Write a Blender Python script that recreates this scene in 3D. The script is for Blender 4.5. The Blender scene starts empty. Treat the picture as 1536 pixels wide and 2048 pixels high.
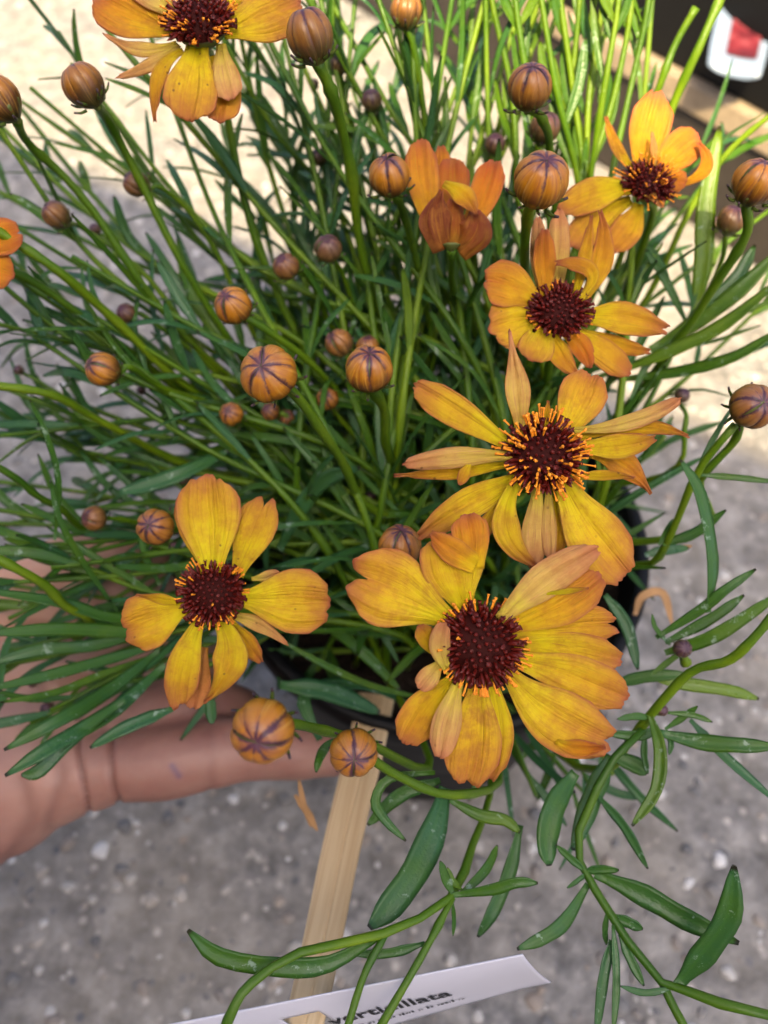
import bpy, bmesh, math, random
from mathutils import Vector, Matrix, Quaternion
random.seed(7)
R = math.radians
V = Vector

# ------------------------------------------------------------------ camera, sky, sun, exposure
sc = bpy.context.scene
CAM_H, PITCH, FPX = 0.40, R(55), 1610.0
cd = bpy.data.cameras.new('camera'); cam = bpy.data.objects.new('camera', cd)
sc.collection.objects.link(cam); sc.camera = cam
cam.location = (0, 0, CAM_H); cam.rotation_euler = (math.pi/2 - PITCH, 0, 0)
cd.sensor_fit = 'HORIZONTAL'; cd.sensor_width = 36.0; cd.lens = FPX/1536*36.0
cd.clip_start = 0.01; cd.clip_end = 60
cd.dof.use_dof = True; cd.dof.focus_distance = 0.172; cd.dof.aperture_fstop = 15.0

SUN_EL, SUN_H = R(52), V((0.10, 0.995, 0)).normalized()      # SUN_H: the way the light travels over the ground
w = bpy.data.worlds.new('World'); sc.world = w; w.use_nodes = True
wn = w.node_tree; bg = wn.nodes['Background']
sky = wn.nodes.new('ShaderNodeTexSky'); sky.sky_type = 'NISHITA'; sky.sun_disc = False
sky.sun_elevation = SUN_EL; sky.sun_rotation = math.atan2(-SUN_H.x, -SUN_H.y)
sky.air_density = 0.7; sky.dust_density = 6.0; sky.ozone_density = 0.4
wn.links.new(sky.outputs[0], bg.inputs[0]); bg.inputs[1].default_value = 0.15
sl = bpy.data.lights.new('sun', 'SUN'); sl.energy = 4.4; sl.angle = R(0.6); sl.color = (1.0, 0.82, 0.48)
so = bpy.data.objects.new('sun', sl); sc.collection.objects.link(so)
sdir = V((SUN_H.x*math.cos(SUN_EL), SUN_H.y*math.cos(SUN_EL), -math.sin(SUN_EL)))
so.rotation_euler = sdir.to_track_quat('-Z', 'Y').to_euler(); so.location = (0, -2, 4)
sc.view_settings.view_transform = 'Standard'; sc.view_settings.look = 'None'
sc.view_settings.gamma = 1.0; sc.view_settings.exposure = 1.75
sc.cycles.use_denoising = True
sc.cycles.max_bounces = 8; sc.cycles.transparent_max_bounces = 8

# ------------------------------------------------------------------ helpers
CR, CU, CB = V((1, 0, 0)), V((0, math.sin(PITCH), math.cos(PITCH))), V((0, -math.cos(PITCH), math.sin(PITCH)))
CAM = V((0, 0, CAM_H))
def at(px, py, d):
    return CAM + CR*((px-768)/FPX*d) + CU*((1024-py)/FPX*d) - CB*d
def cv(x, y, z):                      # direction: right, up along the view, towards the viewer
    return CR*x + CU*y + CB*z
ORI = {}
def worigin(o):
    return ORI.get(o.name, V((0, 0, 0)))
def mesh(name, verts, faces, smooth=True):
    m = bpy.data.meshes.new(name); m.from_pydata(verts, [], faces)
    if smooth:
        m.polygons.foreach_set('use_smooth', [True]*len(m.polygons))
    m.update(); return m
def link(o, parent=None):
    sc.collection.objects.link(o)
    if parent is not None: o.parent = parent
    return o
def obj(name, verts, faces, mat, parent=None, origin=None, smooth=True, uv=None, tone=None, mats=None):
    """verts are in world space; the object gets its own origin and its place under its parent"""
    if origin is None:
        origin = sum(verts, V((0, 0, 0)))/len(verts)
    m = mesh(name, [v-origin for v in verts], faces, smooth)
    if uv is not None:
        l = m.uv_layers.new(name='UVMap'); flat = []
        for p in m.polygons:
            for vi in p.vertices: flat += uv[vi]
        l.data.foreach_set('uv', flat)
    if tone is not None:
        a = m.attributes.new('tone', 'FLOAT', 'POINT')
        a.data.foreach_set('value', tone if isinstance(tone, list) else [tone]*len(verts))
    for mm in (mats or [mat]): m.materials.append(mm)
    o = bpy.data.objects.new(name, m); link(o, parent)
    o.location = origin - (worigin(parent) if parent is not None else V((0, 0, 0)))
    ORI[o.name] = origin.copy()
    return o
def empty(name, loc):
    o = bpy.data.objects.new(name, None); link(o); o.location = loc; o.empty_display_size = 0.02
    ORI[o.name] = V(loc); return o
def tag(o, label=None, cat=None, group=None, kind=None):
    if label: o['label'] = label
    if cat: o['category'] = cat
    if group: o['group'] = group
    if kind: o['kind'] = kind
    return o
def sstep(a, b, x):
    t = min(1, max(0, (x-a)/(b-a))); return t*t*(3-2*t)
def catmull(P, n):
    P = [V(p) for p in P]
    if len(P) == 2: P = [P[0], (P[0]+P[1])/2, P[1]]
    Q = [P[0]*2-P[1]] + P + [P[-1]*2-P[-2]]
    out = []; seg = len(P)-1
    for i in range(n):
        t = i/(n-1)*seg; k = min(int(t), seg-1); t -= k
        a, b, c, d = Q[k], Q[k+1], Q[k+2], Q[k+3]
        out.append(0.5*((2*b)+(c-a)*t+(2*a-5*b+4*c-d)*t*t+(3*b-a-3*c+d)*t**3))
    return out
def frames(pts, hint):
    fr = []; n = V(hint)
    for i, p in enumerate(pts):
        t = (pts[min(i+1, len(pts)-1)]-pts[max(i-1, 0)]).normalized()
        n = n - t*n.dot(t)
        if n.length < 1e-6: n = t.orthogonal()
        n.normalize(); fr.append((t, n.copy(), t.cross(n)))
    return fr
def tube_data(pts, rad, k=7, cap=True, base=0):
    fr = frames(pts, (0.3, 0.5, 0.8)); vs = []; fs = []
    for i, p in enumerate(pts):
        t, n, s = fr[i]
        for j in range(k):
            a = 2*math.pi*j/k; vs.append(p + (n*math.cos(a)+s*math.sin(a))*rad(i/(len(pts)-1)))
    for i in range(len(pts)-1):
        for j in range(k):
            a, b = base+i*k+j, base+i*k+(j+1) % k
            fs.append((a, b, b+k, a+k))
    if cap:
        fs.append(tuple(base+j for j in range(k))[::-1]); fs.append(tuple(base+(len(pts)-1)*k+j for j in range(k)))
    return vs, fs
def box_data(c, ax, ay, az, hx, hy, hz, bev=0.0):
    vs = []
    for sx in (-1, 1):
        for sy in (-1, 1):
            for sz in (-1, 1): vs.append(c+ax*hx*sx+ay*hy*sy+az*hz*sz)
    return vs, [(0, 1, 3, 2), (4, 6, 7, 5), (0, 4, 5, 1), (2, 3, 7, 6), (0, 2, 6, 4), (1, 5, 7, 3)]
def box(name, c, ax, ay, az, hx, hy, hz, mat, parent=None, bev=0.0):
    vs, fs = box_data(V(c), V(ax), V(ay), V(az), hx, hy, hz)
    o = obj(name, vs, fs, mat, parent, smooth=False)
    if bev:
        b = o.modifiers.new('bevel', 'BEVEL'); b.width = bev; b.segments = 2
    return o

# ------------------------------------------------------------------ materials
def new_mat(name):
    m = bpy.data.materials.new(name); m.use_nodes = True
    return m, m.node_tree, m.node_tree.nodes['Principled BSDF']
def N(nt, typ, **kw):
    n = nt.nodes.new(typ)
    for k, v in kw.items():
        if k.startswith('i_'):
            key = k[2:]; key = int(key) if key.isdigit() else key
            n.inputs[key].default_value = v
        else: setattr(n, k, v)
    return n
def ramp(nt, fac, stops, interp='LINEAR'):
    r = N(nt, 'ShaderNodeValToRGB'); r.color_ramp.interpolation = interp
    e = r.color_ramp.elements
    while len(e) < len(stops): e.new(0.5)
    for el, (p, c) in zip(e, stops):
        el.position = p; el.color = (c[0], c[1], c[2], 1) if hasattr(c, '__len__') else (c, c, c, 1)
    nt.links.new(fac, r.inputs[0]); return r.outputs[0]
def mixc(nt, f, a, b, mode='MIX'):
    m = N(nt, 'ShaderNodeMix', data_type='RGBA', blend_type=mode)
    for s, x in ((m.inputs[0], f), (m.inputs[6], a), (m.inputs[7], b)):
        if isinstance(x, bpy.types.NodeSocket): nt.links.new(x, s)
        elif hasattr(x, '__len__'): s.default_value = (x[0], x[1], x[2], 1)
        else: s.default_value = x
    return m.outputs[2]
def mth(nt, op, a, b=None, c=None, clamp=False):
    m = N(nt, 'ShaderNodeMath', operation=op); m.use_clamp = clamp
    for s, x in zip(m.inputs, (a, b, c)):
        if x is None: continue
        if isinstance(x, bpy.types.NodeSocket): nt.links.new(x, s)
        else: s.default_value = x
    return m.outputs[0]
def noise(nt, vec, scale, detail=3, rough=0.55, dist=0.0):
    n = N(nt, 'ShaderNodeTexNoise', i_Scale=scale, i_Detail=detail, i_Roughness=rough, i_Distortion=dist)
    if vec is not None: nt.links.new(vec, n.inputs['Vector'])
    return n.outputs[0]
def coords(nt, kind='Object'):
    return N(nt, 'ShaderNodeTexCoord').outputs[kind]
def bump(nt, h, strength, dist, bsdf):
    b = N(nt, 'ShaderNodeBump', i_Strength=strength, i_Distance=dist)
    nt.links.new(h, b.inputs['Height']); nt.links.new(b.outputs[0], bsdf.inputs['Normal'])
def translucent(nt, bsdf, col, f):
    t = N(nt, 'ShaderNodeBsdfTranslucent'); nt.links.new(col, t.inputs[0])
    mx = N(nt, 'ShaderNodeMixShader', i_0=f)
    nt.links.new(bsdf.outputs[0], mx.inputs[1]); nt.links.new(t.outputs[0], mx.inputs[2])
    nt.links.new(mx.outputs[0], nt.nodes['Material Output'].inputs[0])
def world_pos(nt):
    return N(nt, 'ShaderNodeNewGeometry').outputs['Position']

def petal_mat(name, back):
    m, nt, b = new_mat(name); L = nt.links
    uv = N(nt, 'ShaderNodeUVMap'); sep = N(nt, 'ShaderNodeSeparateXYZ'); L.new(uv.outputs[0], sep.inputs[0])
    v, u = sep.outputs[0], sep.outputs[1]
    oi = N(nt, 'ShaderNodeObjectInfo'); oc = N(nt, 'ShaderNodeSeparateColor'); L.new(oi.outputs['Color'], oc.inputs[0])
    org, brn, red = oc.outputs[0], oc.outputs[1], oc.outputs[2]
    pos = world_pos(nt)
    big = noise(nt, pos, 190, 6, 0.68); fine = noise(nt, pos, 900, 3, 0.6)
    # veins: noise stretched along the petal
    mp = N(nt, 'ShaderNodeMapping'); mp.inputs['Scale'].default_value = (22, 1.6, 1); L.new(uv.outputs[0], mp.inputs[0])
    ad = N(nt, 'ShaderNodeVectorMath', operation='ADD'); L.new(mp.outputs[0], ad.inputs[0])
    rv = N(nt, 'ShaderNodeCombineXYZ'); L.new(mth(nt, 'MULTIPLY', oi.outputs['Random'], 40.0), rv.inputs[1]); L.new(rv.outputs[0], ad.inputs[1])
    vein = noise(nt, ad.outputs[0], 1.0, 4, 0.6)
    ue = mth(nt, 'ADD', u, mth(nt, 'MULTIPLY', mth(nt, 'SUBTRACT', big, 0.5), 1.0))
    if not back:
        ue = mth(nt, 'ADD', ue, mth(nt, 'MULTIPLY', mth(nt, 'SUBTRACT', vein, 0.5), 0.75))
        col = ramp(nt, ue, [(0.0, (0.74, 0.64, 0.004)), (0.30, (0.75, 0.585, 0.005)), (0.55, (0.68, 0.44, 0.007)), (0.82, (0.62, 0.335, 0.012)), (1.0, (0.55, 0.24, 0.022))])
        orange = ramp(nt, ue, [(0.0, (0.76, 0.42, 0.004)), (0.3, (0.68, 0.21, 0.004)), (1.0, (0.55, 0.085, 0.006))])
        col = mixc(nt, org, col, orange)
        edge = (0.40, 0.105, 0.050)
    else:
        col = ramp(nt, ue, [(0.0, (0.74, 0.62, 0.05)), (0.45, (0.70, 0.47, 0.10)), (1.0, (0.62, 0.27, 0.10))])
        col = mixc(nt, org, col, (0.62, 0.20, 0.05))
        edge = (0.56, 0.20, 0.09)
    col = mixc(nt, red, col, (0.13, 0.014, 0.004))
    vl = ramp(nt, vein, [(0.36, 1.0), (0.47, 0.0)])
    col = mixc(nt, mth(nt, 'MULTIPLY', vl, 0.55 if not back else 0.75), col, (0.46, 0.20, 0.008) if not back else (0.55, 0.25, 0.10))
    # edges and tip
    av = mth(nt, 'ABSOLUTE', mth(nt, 'SUBTRACT', mth(nt, 'MULTIPLY', v, 2.0), 1.0))
    e1 = mth(nt, 'ADD', mth(nt, 'POWER', av, 7.0), mth(nt, 'POWER', u, 12.0))
    e1 = mth(nt, 'MULTIPLY', mth(nt, 'MULTIPLY', e1, mth(nt, 'ADD', 0.2, mth(nt, 'MULTIPLY', u, 0.9))), mth(nt, 'ADD', 0.55, big), clamp=True)
    col = mixc(nt, mth(nt, 'MULTIPLY', e1, 0.9, clamp=True), col, edge)
    # brown wear with a shape of its own
    wr = mth(nt, 'MULTIPLY', ramp(nt, big, [(0.46, 0.0), (0.68, 1.0)]), mth(nt, 'ADD', 0.16, mth(nt, 'MULTIPLY', brn, 0.8)), clamp=True)
    col = mixc(nt, wr, col, (0.42, 0.165, 0.02))
    vo = N(nt, 'ShaderNodeTexVoronoi', i_Scale=330.0); L.new(pos, vo.inputs[0])
    sp = mth(nt, 'MULTIPLY', ramp(nt, vo.outputs['Distance'], [(0.06, 1.0), (0.13, 0.0)]), ramp(nt, noise(nt, pos, 60, 2), [(0.52, 0.0), (0.62, 1.0)]))
    col = mixc(nt, mth(nt, 'MULTIPLY', sp, 0.75), col, (0.16, 0.06, 0.015))
    L.new(col, b.inputs['Base Color']); b.inputs['Roughness'].default_value = 0.55
    b.inputs['Specular IOR Level'].default_value = 0.3
    hh = mth(nt, 'ADD', mth(nt, 'MULTIPLY', vein, 1.0), mth(nt, 'MULTIPLY', fine, 0.25))
    bump(nt, hh, 0.8, 0.0009, b)
    translucent(nt, b, col, 0.28)
    return m
M = {}
M['petal'] = petal_mat('petal_face', False); M['petal_back'] = petal_mat('petal_reverse', True)

def simple(name, col, rough=0.5, var=0.25, scale=200, bmp=0.2, spec=0.4, bd=0.0005):
    m, nt, b = new_mat(name)
    n = noise(nt, world_pos(nt), scale, 4)
    c = mixc(nt, n, tuple(x*(1-var) for x in col), tuple(min(1, x*(1+var)) for x in col))
    nt.links.new(c, b.inputs['Base Color']); b.inputs['Roughness'].default_value = rough
    b.inputs['Specular IOR Level'].default_value = spec
    if bmp: bump(nt, n, bmp, bd, b)
    return m
M['floret'] = simple('disc_floret', (0.095, 0.007, 0.004), 0.38, 0.75, 900, 0.2, 0.28)
M['dome'] = simple('disc_dome', (0.03, 0.003, 0.002), 0.7, 0.4, 500, 0.2, 0.1)
M['anther'] = simple('anther', (0.80, 0.27, 0.012), 0.55, 0.25, 600)

def green_mat(name, lo, mid, hi, rough, trans, stripe=True):
    m, nt, b = new_mat(name); L = nt.links
    at_ = N(nt, 'ShaderNodeAttribute', attribute_name='tone')
    pos = world_pos(nt)
    n = noise(nt, pos, 90, 4, 0.6); n2 = noise(nt, pos, 1400, 2)
    t = mth(nt, 'ADD', at_.outputs['Fac'], mth(nt, 'MULTIPLY', mth(nt, 'SUBTRACT', n, 0.5), 1.1), clamp=True)
    col = ramp(nt, t, [(0.0, lo), (0.5, mid), (1.0, hi)])
    uv = N(nt, 'ShaderNodeUVMap'); sep = N(nt, 'ShaderNodeSeparateXYZ'); L.new(uv.outputs[0], sep.inputs[0])
    if stripe:
        # thin pale midrib, dark hard tip, a few scuffs
        av = mth(nt, 'ABSOLUTE', mth(nt, 'SUBTRACT', sep.outputs[0], 0.5))
        col = mixc(nt, ramp(nt, av, [(0.02, 0.14), (0.10, 0.0)]), col, tuple(min(1, x*1.7) for x in mid))
        tip = ramp(nt, sep.outputs[1], [(0.965, 0.0), (0.985, 1.0)])
        col = mixc(nt, mth(nt, 'MULTIPLY', tip, 0.85), col, (0.03, 0.016, 0.015))
        sc_ = ramp(nt, noise(nt, pos, 240, 5, 0.7), [(0.61, 0.0), (0.68, 1.0)])
        col = mixc(nt, mth(nt, 'MULTIPLY', sc_, 0.6), col, (0.32, 0.42, 0.33))
    L.new(col, b.inputs['Base Color'])
    L.new(ramp(nt, n, [(0.3, rough-0.1), (0.7, rough+0.15)]), b.inputs['Roughness'])
    b.inputs['Specular IOR Level'].default_value = 0.33 if stripe else 0.25
    bump(nt, mth(nt, 'ADD', n2, mth(nt, 'MULTIPLY', n, 0.6)), 0.35, 0.0004, b)
    if trans: translucent(nt, b, col, trans)
    return m
M['leaf'] = green_mat('leaf', (0.032, 0.105, 0.034), (0.040, 0.110, 0.007), (0.105, 0.180, 0.007), 0.34, 0.2)
M['stem'] = green_mat('stem', (0.028, 0.080, 0.004), (0.058, 0.120, 0.003), (0.118, 0.185, 0.004), 0.40, 0.0, False)
M['calyx'] = simple('calyx', (0.085, 0.10, 0.018), 0.45, 0.4, 300)

def bud_mat():
    m, nt, b = new_mat('bud_skin'); L = nt.links
    uv = N(nt, 'ShaderNodeUVMap'); sep = N(nt, 'ShaderNodeSeparateXYZ'); L.new(uv.outputs[0], sep.inputs[0])
    v, u = sep.outputs[0], sep.outputs[1]
    oi = N(nt, 'ShaderNodeObjectInfo'); oc = N(nt, 'ShaderNodeSeparateColor'); L.new(oi.outputs['Color'], oc.inputs[0])
    pos = world_pos(nt); n = noise(nt, pos, 420, 4); n2 = noise(nt, pos, 1500, 3)
    ripe = ramp(nt, mth(nt, 'ADD', u, mth(nt, 'MULTIPLY', mth(nt, 'SUBTRACT', n, 0.5), 0.25)),
                [(0.16, (0.018, 0.016, 0.003)), (0.38, (0.085, 0.026, 0.002)), (0.58, (0.34, 0.125, 0.002)), (0.80, (0.42, 0.155, 0.008)), (1.0, (0.20, 0.06, 0.03))])  # olive base; the lower stops also carry painted shading towards the limb
    mq = N(nt, 'ShaderNodeMapping'); mq.inputs['Scale'].default_value = (7, 1.2, 1); L.new(uv.outputs[0], mq.inputs[0])
    mo = N(nt, 'ShaderNodeCombineXYZ'); L.new(mth(nt, 'MULTIPLY', oi.outputs['Random'], 30.0), mo.inputs[1]); L.new(mo.outputs[0], mq.inputs['Location'])
    strk = noise(nt, mq.outputs[0], 1.0, 4, 0.6)
    ripe = mixc(nt, ramp(nt, strk, [(0.52, 0.0), (0.68, 0.6)]), ripe, (0.50, 0.26, 0.05))
    ripe = mixc(nt, ramp(nt, strk, [(0.32, 0.7), (0.46, 0.0)]), ripe, (0.17, 0.040, 0.020))
    raw = ramp(nt, u, [(0.1, (0.055, 0.055, 0.015)), (0.5, (0.085, 0.050, 0.022)), (1.0, (0.062, 0.030, 0.042))])
    col = mixc(nt, oc.outputs[0], raw, ripe)
    av = mth(nt, 'ABSOLUTE', mth(nt, 'SUBTRACT', mth(nt, 'MULTIPLY', v, 2.0), 1.0))
    # purple seams that widen to a star at the apex
    thr = ramp(nt, u, [(0.25, 1.02), (0.45, 0.82), (0.76, 0.62), (0.88, 0.36), (0.95, -0.1)])
    s = mth(nt, 'MULTIPLY', mth(nt, 'SUBTRACT', mth(nt, 'ADD', av, mth(nt, 'MULTIPLY', mth(nt, 'ADD', mth(nt, 'MULTIPLY', mth(nt, 'SUBTRACT', n, 0.5), 1.3), mth(nt, 'SUBTRACT', n2, 0.5)), 0.5)), mth(nt, 'ADD', thr, mth(nt, 'MULTIPLY', mth(nt, 'SUBTRACT', oi.outputs['Random'], 0.6), 0.25))), 3.0, clamp=True)
    col = mixc(nt, mth(nt, 'MULTIPLY', s, 0.95), col, (0.034, 0.010, 0.024))
    wash = mth(nt, 'MULTIPLY', ramp(nt, u, [(0.62, 0.0), (0.95, 0.75)]), ramp(nt, n, [(0.35, 0.1), (0.65, 1.0)]))
    col = mixc(nt, wash, col, (0.10, 0.035, 0.055))
    L.new(col, b.inputs['Base Color']); b.inputs['Roughness'].default_value = 0.36
    b.inputs['Specular IOR Level'].default_value = 0.4
    mp = N(nt, 'ShaderNodeMapping'); mp.inputs['Scale'].default_value = (14, 1.5, 1); L.new(uv.outputs[0], mp.inputs[0])
    bump(nt, mth(nt, 'ADD', noise(nt, mp.outputs[0], 1.0, 3), mth(nt, 'MULTIPLY', n2, 0.4)), 0.25, 0.0004, b)
    return m
M['bud'] = bud_mat()
M['bract'] = green_mat('bract', (0.06, 0.09, 0.012), (0.08, 0.11, 0.012), (0.1, 0.13, 0.012), 0.45, 0.0, False)
M['bract_tip'] = simple('bract_tip', (0.035, 0.016, 0.022), 0.5, 0.3, 600)
M['dry'] = simple('dry_leaf', (0.36, 0.20, 0.085), 0.75, 0.35, 160)

def skin_mat():
    m, nt, b = new_mat('skin'); L = nt.links
    pos = world_pos(nt)
    n = noise(nt, pos, 38, 4, 0.6); n2 = noise(nt, pos, 900, 4, 0.7)
    col = ramp(nt, n, [(0.25, (0.19, 0.080, 0.062)), (0.5, (0.27, 0.130, 0.100)), (0.75, (0.33, 0.18, 0.138))])
    at_ = N(nt, 'ShaderNodeAttribute', attribute_name='tone')
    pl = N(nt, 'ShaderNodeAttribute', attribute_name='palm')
    col = mixc(nt, mth(nt, 'MULTIPLY', pl.outputs['Fac'], 0.8), col, (0.50, 0.285, 0.205))  # paler palm: a patch of sunlight put into the skin colour
    ik = N(nt, 'ShaderNodeAttribute', attribute_name='ink')
    col = mixc(nt, mth(nt, 'MULTIPLY', ik.outputs['Fac'], 0.7), col, (0.075, 0.05, 0.13))
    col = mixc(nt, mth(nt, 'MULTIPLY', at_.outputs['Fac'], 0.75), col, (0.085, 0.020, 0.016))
    L.new(col, b.inputs['Base Color']); b.inputs['Roughness'].default_value = 0.5
    b.inputs['Subsurface Weight'].default_value = 0.25; b.inputs['Subsurface Radius'].default_value = (1.0, 0.35, 0.2)
    b.inputs['Subsurface Scale'].default_value = 0.004
    bump(nt, n2, 0.25, 0.0004, b)
    return m
M['skin'] = skin_mat()

def ground_mat():
    m, nt, b = new_mat('aggregate_paving'); L = nt.links
    pos = world_pos(nt)
    n1 = noise(nt, pos, 9, 5, 0.65); n2 = noise(nt, pos, 70, 5, 0.7); n3 = noise(nt, pos, 420, 4, 0.7)
    col = ramp(nt, n2, [(0.32, (0.065, 0.062, 0.061)), (0.5, (0.175, 0.167, 0.161)), (0.66, (0.32, 0.302, 0.285))])
    col = mixc(nt, ramp(nt, n1, [(0.35, 0.0), (0.7, 0.5)]), col, (0.32, 0.272, 0.205))
    vo = N(nt, 'ShaderNodeTexVoronoi', i_Scale=150.0); L.new(pos, vo.inputs[0])
    sp = ramp(nt, vo.outputs['Distance'], [(0.18, 1.0), (0.34, 0.0)])
    sc_ = N(nt, 'ShaderNodeSeparateColor'); L.new(vo.outputs['Color'], sc_.inputs[0])
    pick = ramp(nt, sc_.outputs[0], [(0.55, 0.0), (0.6, 1.0)])
    st = ramp(nt, sc_.outputs[1], [(0.0, (0.10, 0.10, 0.11)), (0.4, (0.30, 0.27, 0.24)), (1.0, (0.48, 0.43, 0.38))])
    col = mixc(nt, mth(nt, 'MULTIPLY', sp, pick), col, st)
    L.new(col, b.inputs['Base Color']); b.inputs['Roughness'].default_value = 0.85
    bump(nt, mth(nt, 'ADD', n2, mth(nt, 'MULTIPLY', n3, 0.5)), 0.7, 0.004, b)
    return m
M['ground'] = ground_mat()
def pebble_mat():
    m, nt, b = new_mat('pebble')
    a = N(nt, 'ShaderNodeAttribute', attribute_name='tone')
    n = noise(nt, world_pos(nt), 500, 3)
    c = ramp(nt, a.outputs['Fac'], [(0.0, (0.07, 0.07, 0.08)), (0.35, (0.18, 0.17, 0.16)), (0.6, (0.30, 0.24, 0.19)), (0.8, (0.42, 0.39, 0.35)), (1.0, (0.62, 0.60, 0.58))])
    nt.links.new(mixc(nt, 0.3, c, n, 'MULTIPLY'), b.inputs['Base Color']); b.inputs['Roughness'].default_value = 0.6
    return m
M['pebble'] = pebble_mat()
M['pot'] = simple('black_plastic', (0.004, 0.004, 0.0045), 0.5, 0.3, 300, 0.1, 0.2)
M['soil'] = simple('potting_soil', (0.018, 0.011, 0.007), 0.9, 0.8, 260, 1.0, 0.2, 0.004)
def wood_mat(name, c0, c1, axis, k=1.0):
    m, nt, b = new_mat(name); L = nt.links
    mp = N(nt, 'ShaderNodeMapping'); s = [260*k]*3; s[axis] = 7*k; mp.inputs['Scale'].default_value = s
    L.new(coords(nt, 'Object'), mp.inputs[0])
    g = noise(nt, mp.outputs[0], 1.0, 5, 0.65, 0.6); n = noise(nt, world_pos(nt), 25, 3)
    col = mixc(nt, ramp(nt, g, [(0.3, 0.0), (0.7, 1.0)]), c0, c1)
    col = mixc(nt, mth(nt, 'MULTIPLY', n, 0.35), col, tuple(x*0.7 for x in c0))
    L.new(col, b.inputs['Base Color']); b.inputs['Roughness'].default_value = 0.65
    bump(nt, g, 0.3, 0.0005, b); return m
M['stake'] = wood_mat('pale_stick_wood', (0.46, 0.29, 0.13), (0.74, 0.55, 0.32), 1)
M['plank'] = wood_mat('pallet_wood', (0.20, 0.15, 0.10), (0.40, 0.31, 0.21), 0, 0.4)
M['gap_shade'] = wood_mat('shadow_dark_wood', (0.018, 0.013, 0.010), (0.035, 0.026, 0.020), 0, 0.4)  # near-black wood: shadow under the planks put into its colour
M['shade_screen'] = wood_mat('shade_screen_wood', (0.16, 0.11, 0.07), (0.30, 0.22, 0.15), 2, 0.2)
M['card'] = simple('white_card', (0.50, 0.49, 0.55), 0.45, 0.03, 60, 0.05, 0.4)
M['ink'] = simple('black_ink', (0.012, 0.012, 0.014), 0.6, 0.1, 60, 0)
M['tag'] = simple('white_tag', (0.17, 0.22, 0.31), 0.3, 0.05, 60, 0.05, 0.5)  # white plastic, dimmed and blued: the shade on it is in the colour
def photo_mat():
    m, nt, b = new_mat('tag_print')
    n = noise(nt, coords(nt, 'Object'), 90, 3)
    nt.links.new(ramp(nt, n, [(0.35, (0.035, 0.006, 0.010)), (0.55, (0.12, 0.012, 0.018)), (0.68, (0.20, 0.05, 0.06)), (0.8, (0.3, 0.2, 0.2))]), b.inputs['Base Color'])
    b.inputs['Roughness'].default_value = 0.3; return m
M['photo'] = photo_mat()

# ------------------------------------------------------------------ ground
def build_ground():
    vs, fs = [], []; n = 24; S = 8.0
    for i in range(n+1):
        for j in range(n+1): vs.append(V((-S+2*S*i/n, -S+2*S*j/n+1, 0)))
    for i in range(n):
        for j in range(n):
            a = i*(n+1)+j; fs.append((a, a+n+1, a+n+2, a+1))
    g = tag(obj('ground', vs, fs, M['ground'], origin=V((0, 0, 0)), smooth=False), kind='structure')
    # pebbles standing proud of the worn paving
    rnd = random.Random(3); vs, fs, tn = [], [], []
    for _ in range(6500):
        y = -0.12 + 1.35*rnd.random()**1.5; half = 0.30+0.55*max(0, y)
        x = rnd.uniform(-half, half)
        r = 0.0013 + 0.0032*rnd.random()**2.4; a0 = rnd.random()*6.28; el = rnd.uniform(0.6, 1.0); h = r*rnd.uniform(0.25, 0.5)
        t = 0.15+0.85*rnd.random(); b0 = len(vs); k = 7
        for ring, (rr, zz) in enumerate(((1.0, -0.3), (0.86, 0.45), (0.45, 0.92))):
            for j in range(k):
                a = 2*math.pi*j/k; q = r*rr*(1+0.15*math.sin(3*a+a0*5))
                X, Y = math.cos(a)*q, math.sin(a)*q*el
                vs.append(V((x+X*math.cos(a0)-Y*math.sin(a0), y+X*math.sin(a0)+Y*math.cos(a0), h*zz))); tn.append(t)
        for ring in range(2):
            for j in range(k):
                a, b = b0+ring*k+j, b0+ring*k+(j+1) % k; fs.append((a, b, b+k, a+k))
        fs.append(tuple(b0+2*k+j for j in range(k)))
    tag(obj('pebbles', vs, fs, M['pebble'], g, tone=tn), kind='stuff')
    return g
ground = build_ground()

# ------------------------------------------------------------------ unseen board screen behind the camera, added to shade the plant
def build_shade_screen():
    n = V((0.53, 0.85, 0)).normalized(); s = V((n.y, -n.x, 0)); H = 1.75
    kc = n.dot(SUN_H)/math.tan(SUN_EL); T = 0.405
    base = n*(T-kc*H)
    f = empty('added_shade_screen', base - n*0.02)
    tag(f, 'unseen brown board screen added to shade the potted plant', 'shade_screen')
    nb = 17; wd = 0.15
    bm0 = None
    for i in range(nb):
        c = base + s*((i-(nb-1)/2)*wd) - n*0.012 + V((0, 0, H/2))
        if bm0 is None:
            bm0 = box('board', c, s, n, V((0, 0, 1)), wd/2-0.001, 0.011, H/2, M['shade_screen'], f)
        else:
            o = bm0.copy(); link(o, f); o.location = c - ORI[f.name]
    for z in (0.35, 1.35):
        box('rail', base - n*0.045 + V((0, 0, z)), s, n, V((0, 0, 1)), nb*wd/2, 0.02, 0.035, M['shade_screen'], f)
build_shade_screen()

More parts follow.
